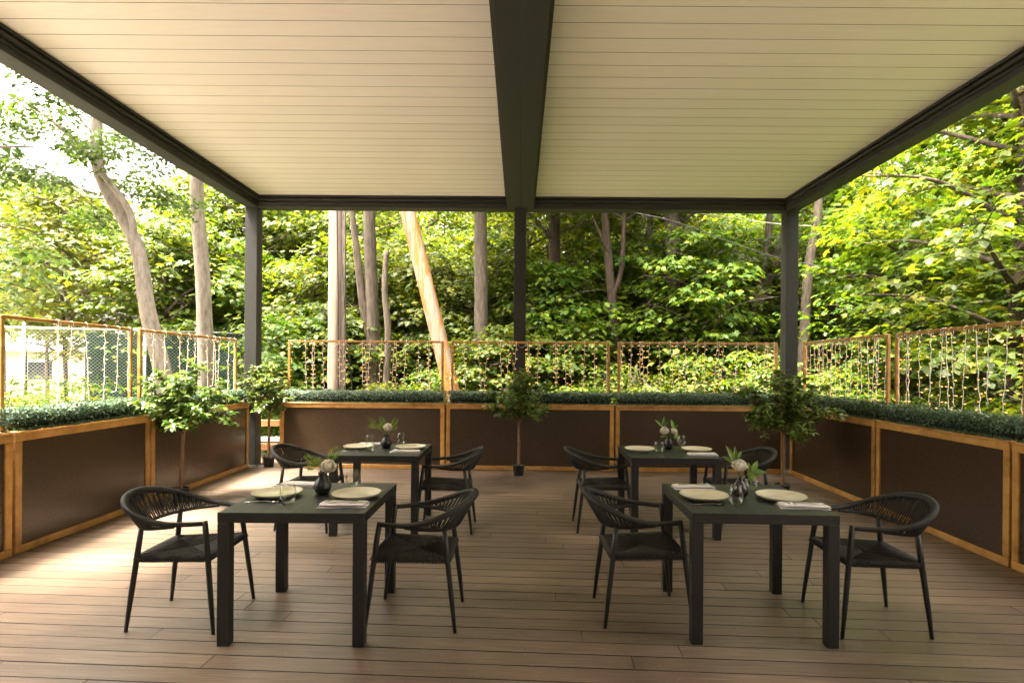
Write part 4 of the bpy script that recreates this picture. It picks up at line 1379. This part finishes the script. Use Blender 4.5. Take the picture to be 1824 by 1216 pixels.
wtree('pale smooth-barked tree with a bent, forking trunk beyond the left screens',
      [(-6.1, 10, -0.65), (-6.3, 10, 1.18), (-6.63, 10, 2.53), (-6.85, 10, 3.73), (-7.47, 10, 4.93), (-7.55, 10, 5.93), (-7.5, 10.1, 9.0)],
      [0.17, 0.145, 0.13, 0.115, 0.10, 0.09, 0.04], 'bark_pale', 1, 'airy', cz=2.9, coff=(-1.45, 0.0), scale=0.6, rz=2.2,
      extra=[([(-6.86, 9.98, 3.7), (-6.90, 9.9, 4.3), (-7.25, 9.8, 4.85), (-7.65, 9.7, 5.4), (-8.3, 9.6, 5.95), (-9.0, 9.5, 6.3)], [0.06, 0.055, 0.05, 0.04, 0.028, 0.012])])
wtree('pale straight tree trunk just left of the left corner post',
      [(-6.62, 12, -0.65), (-6.68, 12, 1.16), (-6.78, 12, 3.44), (-6.92, 12, 5.4), (-6.95, 12.1, 9.5)], [0.2, 0.165, 0.145, 0.13, 0.05], 'bark_pale', 2, 'high_b', rz=0.4)
wtree('dark grey trunk with a second stem, right of the utility pole',
      [(-3.30, 13, -0.65), (-3.34, 13, 1.06), (-3.42, 13, 2.8), (-3.5, 13, 5.3), (-3.5, 13, 9.5)], [0.22, 0.18, 0.15, 0.135, 0.05], 'bark_grey', 3, 'high_a', rz=1.4,
      extra=[([(-3.36, 13, 1.9), (-3.6, 12.95, 2.9), (-3.75, 12.9, 4.2), (-3.95, 12.8, 6.0)], [0.10, 0.09, 0.08, 0.05])])
wtree('thin broken-off trunk between the two poles', [(-2.94, 12.4, -0.65), (-2.94, 12.4, 1.08), (-2.90, 12.4, 2.3), (-2.98, 12.4, 3.3), (-2.95, 12.4, 4.15)], [0.085, 0.075, 0.07, 0.065, 0.055], 'bark_grey', 4)
wtree('straight grey trunk left of the centre post, ivy-like leaves before it', [(-0.90, 13.5, -0.65), (-0.92, 13.5, 1.04), (-0.93, 13.5, 3.2), (-0.95, 13.5, 5.5), (-0.9, 13.5, 9.8)], [0.2, 0.17, 0.16, 0.145, 0.05], 'bark_grey', 5, 'canopy', rz=2.6)
wtree('shaded trunk right of the centre post', [(0.95, 16, -0.6), (0.97, 16, 1.0), (1.0, 16, 3.1), (0.96, 16, 6.1), (0.9, 16, 10)], [0.22, 0.19, 0.17, 0.15, 0.05], 'bark_dark', 6, 'canopy', rz=4.1)
wtree('slim red-brown forked trunk in the middle of the right bay', [(2.5, 14, -0.65), (2.46, 14, 1.0), (2.38, 14, 2.35), (2.24, 14, 4.0), (2.1, 14, 5.6), (2.0, 14, 8)], [0.14, 0.125, 0.115, 0.105, 0.09, 0.04], 'bark_dark', 7, 'canopy', rz=0.9,
      extra=[([(2.3, 14, 3.3), (2.5, 13.9, 4.0), (2.55, 13.8, 5.2), (2.6, 13.7, 6.5)], [0.07, 0.06, 0.05, 0.03]), ([(2.22, 13.95, 4.4), (1.95, 13.8, 4.9), (1.75, 13.7, 5.3)], [0.04, 0.035, 0.02])])
wtree('pale trunk half hidden by leaves left of the big one', [(3.95, 17, -0.5), (3.93, 17, 1.4), (3.9, 17, 4.0), (3.95, 17, 7.5)], [0.2, 0.17, 0.15, 0.1], 'bark_pale', 8, 'high_a', rz=5.0)
wtree('thickest grey trunk in the right bay', [(4.15, 14.5, -0.6), (4.13, 14.5, 1.07), (4.06, 14.5, 2.96), (3.9, 14.5, 5.7), (3.8, 14.5, 10)], [0.28, 0.225, 0.205, 0.185, 0.06], 'bark_grey', 9, 'canopy', rz=3.0)
wtree('leaning forked trunk near the right corner post', [(5.2, 15, -0.6), (5.6, 15, 1.2), (5.9, 15, 2.1), (6.38, 15, 3.45), (7.05, 15, 5.1), (7.9, 15, 7.2)], [0.23, 0.2, 0.185, 0.165, 0.14, 0.08], 'bark_grey', 10, 'high_b', coff=(2.2, 0), rz=2.0,
      extra=[([(6.3, 15, 3.3), (6.5, 14.9, 4.3), (6.62, 14.9, 5.8), (6.7, 14.9, 8)], [0.10, 0.09, 0.08, 0.04])])
wtree('slender pale trunk just right of the right corner post', [(6.5, 13, -0.6), (6.55, 13, 1.3), (6.6, 13, 2.4), (6.7, 13, 4.0), (6.9, 13, 5.4), (7.0, 13, 9)], [0.15, 0.125, 0.115, 0.105, 0.09, 0.04], 'bark_grey', 11, 'high_b', rz=5.4)
wtree('dark trunk at the far right edge behind the end frame', [(7.15, 8.1, -0.6), (7.12, 8.1, 0.9), (7.16, 8.1, 2.4), (7.3, 8.1, 4.2), (7.2, 8.1, 7)], [0.13, 0.11, 0.10, 0.09, 0.05], 'bark_dark', 12, 'near_a', cz=0.9, rz=1.0)
for i, (x, y, h, rd, lb) in enumerate(((2.55, 12.6, 1.95, 0.16, 'split brown stump behind the right back frame, its left one'), (3.05, 13.0, 1.75, 0.26, 'broad pale broken stump behind the right back frame'))):
    mb = bark_tube(MB(), [(0, 0, -0.05), (0.03, 0, 0.8), (-0.02, 0, 1.6), (0.02, 0, h)], [rd * 1.3, rd, rd * 0.9, rd * 0.55], 60 + i)
    for k in range(5):
        a = k * 1.3
        mb.tube([(rd * 0.5 * math.cos(a), rd * 0.5 * math.sin(a), h - 0.3), (rd * 0.55 * math.cos(a), rd * 0.55 * math.sin(a), h + random.uniform(0.05, 0.35))], [rd * 0.3, 0.01], 5)
    s = mb.build('tree_stump', M['bark_pale' if i else 'bark_grey'], None, True, (x, y, -0.6))
    tag(s, lb, 'stump')

# poles
pole = thing('utility_pole', 'tall upright weathered wooden utility pole behind the back-left screen', 'pole', (-3.58, 11.0, -0.65))
bark_tube(MB(), [(0, 0, 0), (0, 0, 3), (0, 0, 6.5), (0, 0, 11)], [0.175, 0.162, 0.15, 0.13], 70, 18).build('shaft', M['pole_wood'], pole, True)
MB().tube([(0.10, -0.155, 0.0), (0.075, -0.165, 3.5), (0.03, -0.155, 5.5), (0.05, -0.15, 7.5), (0.06, -0.15, 10.5)], 0.011, 6).build('ground_cable', M['cable'], pole, True)
MB().box(0.125, 0.19, -0.13, -0.06, 0.0, 6.2).build('cable_guard', M['bark_grey'], pole)
MB().tube(catmull([(0.09, -0.14, 6.6), (0.14, -0.22, 4.8), (0.22, -0.2, 3.2), (0.30, -0.1, 2.2), (0.36, 0, 1.2)], 5), 0.009, 5).build('loose_cable', M['cable'], pole, True)
tag(bark_tube(MB(), [(-2.95, 11.5, 7.2), (-2.33, 11.5, 4.86), (-1.84, 11.5, 2.95), (-1.38, 11.5, 1.1), (-0.97, 11.5, -0.7)], [0.14, 0.15, 0.16, 0.165, 0.17], 71, 18).build('leaning_pole', M['pole_orange'], None, True),
    'leaning wooden pole with orange streaks crossing behind the back screens', 'pole')
for i, (p, lb) in enumerate(((
        [(2.3, 15.5, 6.2), (5.0, 14.5, 5.55), (7.0, 13.0, 4.9), (11.0, 11.0, 4.5)], 'thin pale cable passing behind the right corner post'),
        ([(0.5, 12.0, 5.1), (3.0, 12.0, 4.8), (5.8, 12.0, 3.9), (9.5, 11.0, 3.2)], 'black cable sagging through the right bay trees'))):
    tag(MB().tube(catmull(p, 6), 0.013, 5).build('overhead_cable', M['clip' if i == 0 else 'cable'], None, True), lb, 'cable')

# leafy understorey and woods: (x, y, pool, scale)
rt = random.Random(5)
woods = []
for x, y, pool, s in ((-5.4, 12.8, 'low_a', 1.0), (-4.4, 13.6, 'low_a', 1.1), (-2.3, 14.0, 'low_a', 0.9), (-0.2, 13.2, 'low_a', 0.95), (1.4, 13.6, 'low_a', 1.0), (-0.85, 12.6, 'low_a', 0.85)):
    woods.append((x, y, pool, s, 'low maple sapling directly behind the back screens', 'saplings behind the back screens'))
for x, y, pool, s in ((-8.3, 15.6, 'mid_a', 1.1), (-5.6, 15.2, 'mid_b', 1.05), (-4.2, 15.0, 'mid_a', 1.1), (-2.4, 15.4, 'mid_b', 1.1), (-0.6, 15.2, 'mid_a', 1.05),
                      (1.0, 14.8, 'mid_b', 1.05), (2.7, 15.6, 'mid_a', 1.1), (4.4, 15.2, 'mid_b', 1.1), (6.3, 15.8, 'mid_a', 1.1), (8.2, 15.0, 'near_a', 1.0)):
    woods.append((x, y, pool, s, 'young maple among trunks behind the back screens', 'maples behind the back screens'))
woods.append((4.3, 13.3, 'low_a', 1.15, 'dark leafy bough clump hiding the thickest trunk', 'boughs before the thick trunk', 1.7))
for i in range(12):
    woods.append((-10.5 + 1.85 * i + rt.uniform(-0.4, 0.4), 18.4 + rt.uniform(-0.6, 0.8), rt.choice(('near_a', 'near_b')), rt.uniform(1.0, 1.2), 'middle-distance maple behind the young ones', 'middle-distance maples'))
for x, y, pool, s in ((7.9, 11.4, 'near_b', 0.95), (9.3, 8.6, 'near_a', 1.1), (10.5, 12.5, 'near_a', 1.2), (8.7, 5.8, 'near_b', 1.1), (12.5, 9.5, 'far_a', 1.0), (10.8, 15.5, 'far_a', 1.0), (13.5, 13.5, 'far_b', 1.1)):
    woods.append((x, y, pool, s, 'large-leaved maple beyond the right side screens', 'maples beyond the right side'))
for x, y, pool, s, cz in ((-9.2, 14.6, 'mid_a', 1.1, 0.5), (-11.9, 14.8, 'mid_b', 1.1, 1.7), (-9.9, 18.0, 'far_b', 0.85, 0.0), (-14.6, 17.4, 'mid_a', 1.1, 2.1), (-18.0, 20.5, 'mid_a', 1.2, 2.2), (-22.0, 24.0, 'mid_b', 1.4, 2.4), (-12.6, 22.0, 'far_b', 0.8, 0.5)):
    woods.append((x, y, pool, s, 'bright sunlit maple beyond the left side screens', 'maples beyond the left side', cz))
for row, (yy, n, w) in enumerate(((23.0, 11, 17.0), (28.0, 12, 22.0), (34.0, 13, 28.0))):
    for i in range(n):
        x = -w * 0.62 + (1.75 * w) * (i + 0.5) / n + rt.uniform(-0.8, 0.8)
        woods.append((x, yy + rt.uniform(-1.2, 1.2), rt.choice(('far_a', 'far_b')), rt.uniform(0.9, 1.15) + 0.15 * row, 'distant leafy tree in the depth of the woods', 'far trees of the woods'))
ORD = 'first second third fourth fifth sixth seventh eighth ninth tenth eleventh twelfth thirteenth fourteenth fifteenth'.split()


def ordered(items, group, pos):
    """Rank of each look-alike counted from the left as the deck sees them."""
    idx = sorted((pos(w)[0] / pos(w)[1], k) for k, w in enumerate(items) if group(w))
    return {k: ORD[n] + ' from the left' for n, (_, k) in enumerate(idx)} if len(idx) <= len(ORD) else {}


rank = {}
for g_ in sorted({w[5] for w in woods}):
    if sum(w[5] == g_ for w in woods) > 1:
        rank.update(ordered(woods, lambda w: w[5] == g_, lambda w: (w[0], w[1])))
for i, (x, y, pool, s, lb, gp, *cz) in enumerate(woods):
    if i in rank:
        lb = lb + ', ' + rank[i]
    h = {'near_a': 6.4, 'near_b': 5.6, 'mid_a': 4.6, 'mid_b': 4.2, 'low_a': 3.0, 'far_a': 10.0, 'far_b': 8.2}[pool] * s + sum(cz)
    rd = {'n': 0.08, 'm': 0.05, 'l': 0.03, 'f': 0.13}[pool[0]]
    lean = rt.uniform(-0.25, 0.25)
    tree('maple_tree', lb, x, y, pool, [([(0, 0, -0.05), (lean * 0.3, 0, h * 0.35), (lean, 0.05, h * 0.7), (lean * 1.2, 0, h)], [rd * 1.3, rd, rd * 0.8, rd * 0.2])],
         rt.choice(('bark_grey', 'bark_dark')), 200 + i, gp, s, cz=sum(cz), ground=-0.6 + min(1.2, max(0, (y - 14) * 0.03)))

# the tree at the front left: trunk out of the picture, its airy boughs reach in at the upper left; the second tree is unseen, added to shade the deck
wtree('airy pale-green locust whose boughs hang in at the upper left', [(-10.2, 7.0, -0.65), (-10.1, 7.1, 2.0), (-9.9, 7.2, 5.0), (-9.8, 7.3, 9.0)], [0.22, 0.18, 0.15, 0.05], 'bark_pale', 90, 'airy', cz=-0.5, coff=(0.3, 0.2), scale=1.05, rz=0.3,
      extra=[([(-9.9, 7.2, 4.2), (-8.9, 7.5, 4.6), (-7.9, 7.8, 4.6), (-7.2, 8.3, 4.8)], [0.07, 0.05, 0.035, 0.012])])
wtree('unseen leafy tree added at the left front to shade the deck', [(-6.6, 0.6, -0.65), (-6.5, 0.6, 3.0), (-6.4, 0.7, 6.0), (-6.3, 0.7, 9.8)], [0.2, 0.17, 0.14, 0.05], 'bark_grey', 91, 'near_b', cz=4.9, scale=0.95, rz=1.0, coff=(0.4, 0.2))

# shrubs and weeds
shr = [(x, rt.uniform(11.2, 13.2)) for x in (-5.0, -3.0, -1.9, -0.3, 1.1, 2.0, 3.6, 4.9, 6.1)] + [(5.7, 9.9), (6.2, 7.6), (5.9, 5.9), (6.6, 4.3), (7.3, 6.5)]
srank = {}
for flag in (False, True):
    srank.update(ordered(shr, lambda w: (w[0] > 5.5 and w[1] < 10.5) == flag, lambda w: w))
for i, (x, y) in enumerate(shr):
    right = x > 5.5 and y < 10.5
    t = tree('shrub', ('low green shrub just outside the right side screens' if right else 'low shrub at the foot of the woods behind the back screens') + ', ' + srank[i], x, y, 'shrub', None, 'bark_dark', 300 + i,
             'shrubs beyond the right side' if right else 'shrubs behind the back screens', rt.uniform(0.9, 1.35), cat='shrub')
wd = []
for i in range(34):
    wd.append((rt.uniform(-9.6, -5.2), rt.uniform(6.4, 10.5)))
for i in range(18):
    wd.append((rt.uniform(-13.5, -9.0), rt.uniform(9.5, 13.0)))
for i, (x, y) in enumerate(wd):
    tree('weed_plant', 'yellow-green weed on the bank between the left screens and the chain-link fence', x, y, 'weed', None, 'bark_dark', 400 + i, 'weeds beyond the left screens', rt.uniform(1.1, 1.9), cat='weed')

# ------------------------------------------------------------------ left background: fence, screen, gravel, kerb, house
P0, P1 = Vector((-14.5, 10.2, -0.62)), Vector((-6.5, 13.6, -0.62))
fd = (P1 - P0)
FL = fd.length
fence = thing('chain_link_fence', 'galvanised chain-link fence beyond the left side screens', 'fence', P0, math.atan2(fd.y, fd.x))
for k in range(5):
    x = FL * k / 4
    MB().tube([(x, 0, -0.1), (x, 0, 3.05)], 0.03, 8).lathe([(0.034, 3.04), (0.034, 3.07), (0.0, 3.095)], 8, (x, 0, 0)).build('fence_post', M['galv'], fence, True)
MB().tube([(0, 0, 2.98), (FL, 0, 2.98)], 0.021, 8).build('top_bar', M['galv'], fence, True)
mesh = MB()
H, p = 2.92, 0.075
x = -H
while x < FL:
    for s in (1, -1):
        a, b = (x, x + H) if s == 1 else (x + H, x)
        pa, pb = Vector((a, 0.004 * s, 0.04)), Vector((b, 0.004 * s, 0.04 + H))
        d = pb - pa
        t0, t1 = 0.0, 1.0
        if s == 1:
            t0, t1 = max(0, -a / H), min(1, (FL - a) / H)
        else:
            t0, t1 = max(0, (a - FL) / H), min(1, a / H)
        if t1 > t0:
            mesh.tube([pa + d * t0, pa + d * t1], 0.0021, 3, caps=False)
    x += p
m_ = mesh.build('wire_mesh', M['galv'], fence)
m_['kind'] = 'stuff'
scr = MB()
nx, nz = 40, 6
vs, fs = [], []
for lay in (0.05, 0.054):
    for i in range(nx + 1):
        for j in range(nz + 1):
            vs.append((FL * (0.62 + 0.34 * i / nx), lay + 0.02 * math.sin(i * 0.9) * math.sin(j * 1.1 + i * 0.2), 0.1 + 2.8 * j / nz))
o_ = (nx + 1) * (nz + 1)
for i in range(nx):
    for j in range(nz):
        a = i * (nz + 1) + j
        fs += [(a, a + nz + 1, a + nz + 2, a + 1), (o_ + a, o_ + a + 1, o_ + a + nz + 2, o_ + a + nz + 1)]
scr.add(vs, fs)
tag(scr.build('privacy_screen', M['screen'], None, True, tuple(P0), (0, 0, math.atan2(fd.y, fd.x))), 'dark green privacy cloth hung on the chain-link fence', 'screen')

tag(MB().add([(x, y, z) for z in (-0.40, -0.95) for x, y in ((-60, -20), (-5.6, -20), (-5.6, 6.0), (-9.8, 9.0), (-12.5, 40), (-60, 40))],
             [(0, 1, 2, 3, 4, 5)] + [(k, k + 6, (k + 1) % 6 + 6, (k + 1) % 6) for k in range(6)]).build('gravel_lot', M['gravel']), kind='structure')
kb = thing('retaining_wall', 'low pale concrete retaining wall behind the chain-link fence', 'wall', (-30, 17.5, -0.5))
for k in range(12):
    MB().cbox(-8 + 2.0 * k, -8 + 2.0 * k + 1.99, 0, 0.35, 0.0, 0.55, 0.02).build('block', M['concrete'], kb)
hs = thing('house', 'far pink-walled house with a grey roof at the left edge', 'house', (-35, 38, -0.45), R(30))
MB().box(-9, 9, 0, 8, 0, 3.0).build('house_wall', M['render_wall'], hs)
MB().add([(-9.5, -0.5, 2.95), (9.5, -0.5, 2.95), (9.5, 8.5, 2.95), (-9.5, 8.5, 2.95), (-9.5, 4, 5.2), (9.5, 4, 5.2)], [(0, 1, 5, 4), (2, 3, 4, 5), (0, 4, 3), (1, 2, 5), (3, 2, 1, 0)]).build('house_roof', M['roof'], hs)
for x in (-6, -2, 2, 6):
    w_ = MB().cbox(x - 0.75, x + 0.75, -0.06, -0.002, 0.9, 2.3, 0.01).build('house_window', M['white_board'], hs)
    MB().box(x - 0.65, x + 0.65, -0.07, -0.061, 1.0, 2.2).build('window_pane', M['window'], w_)
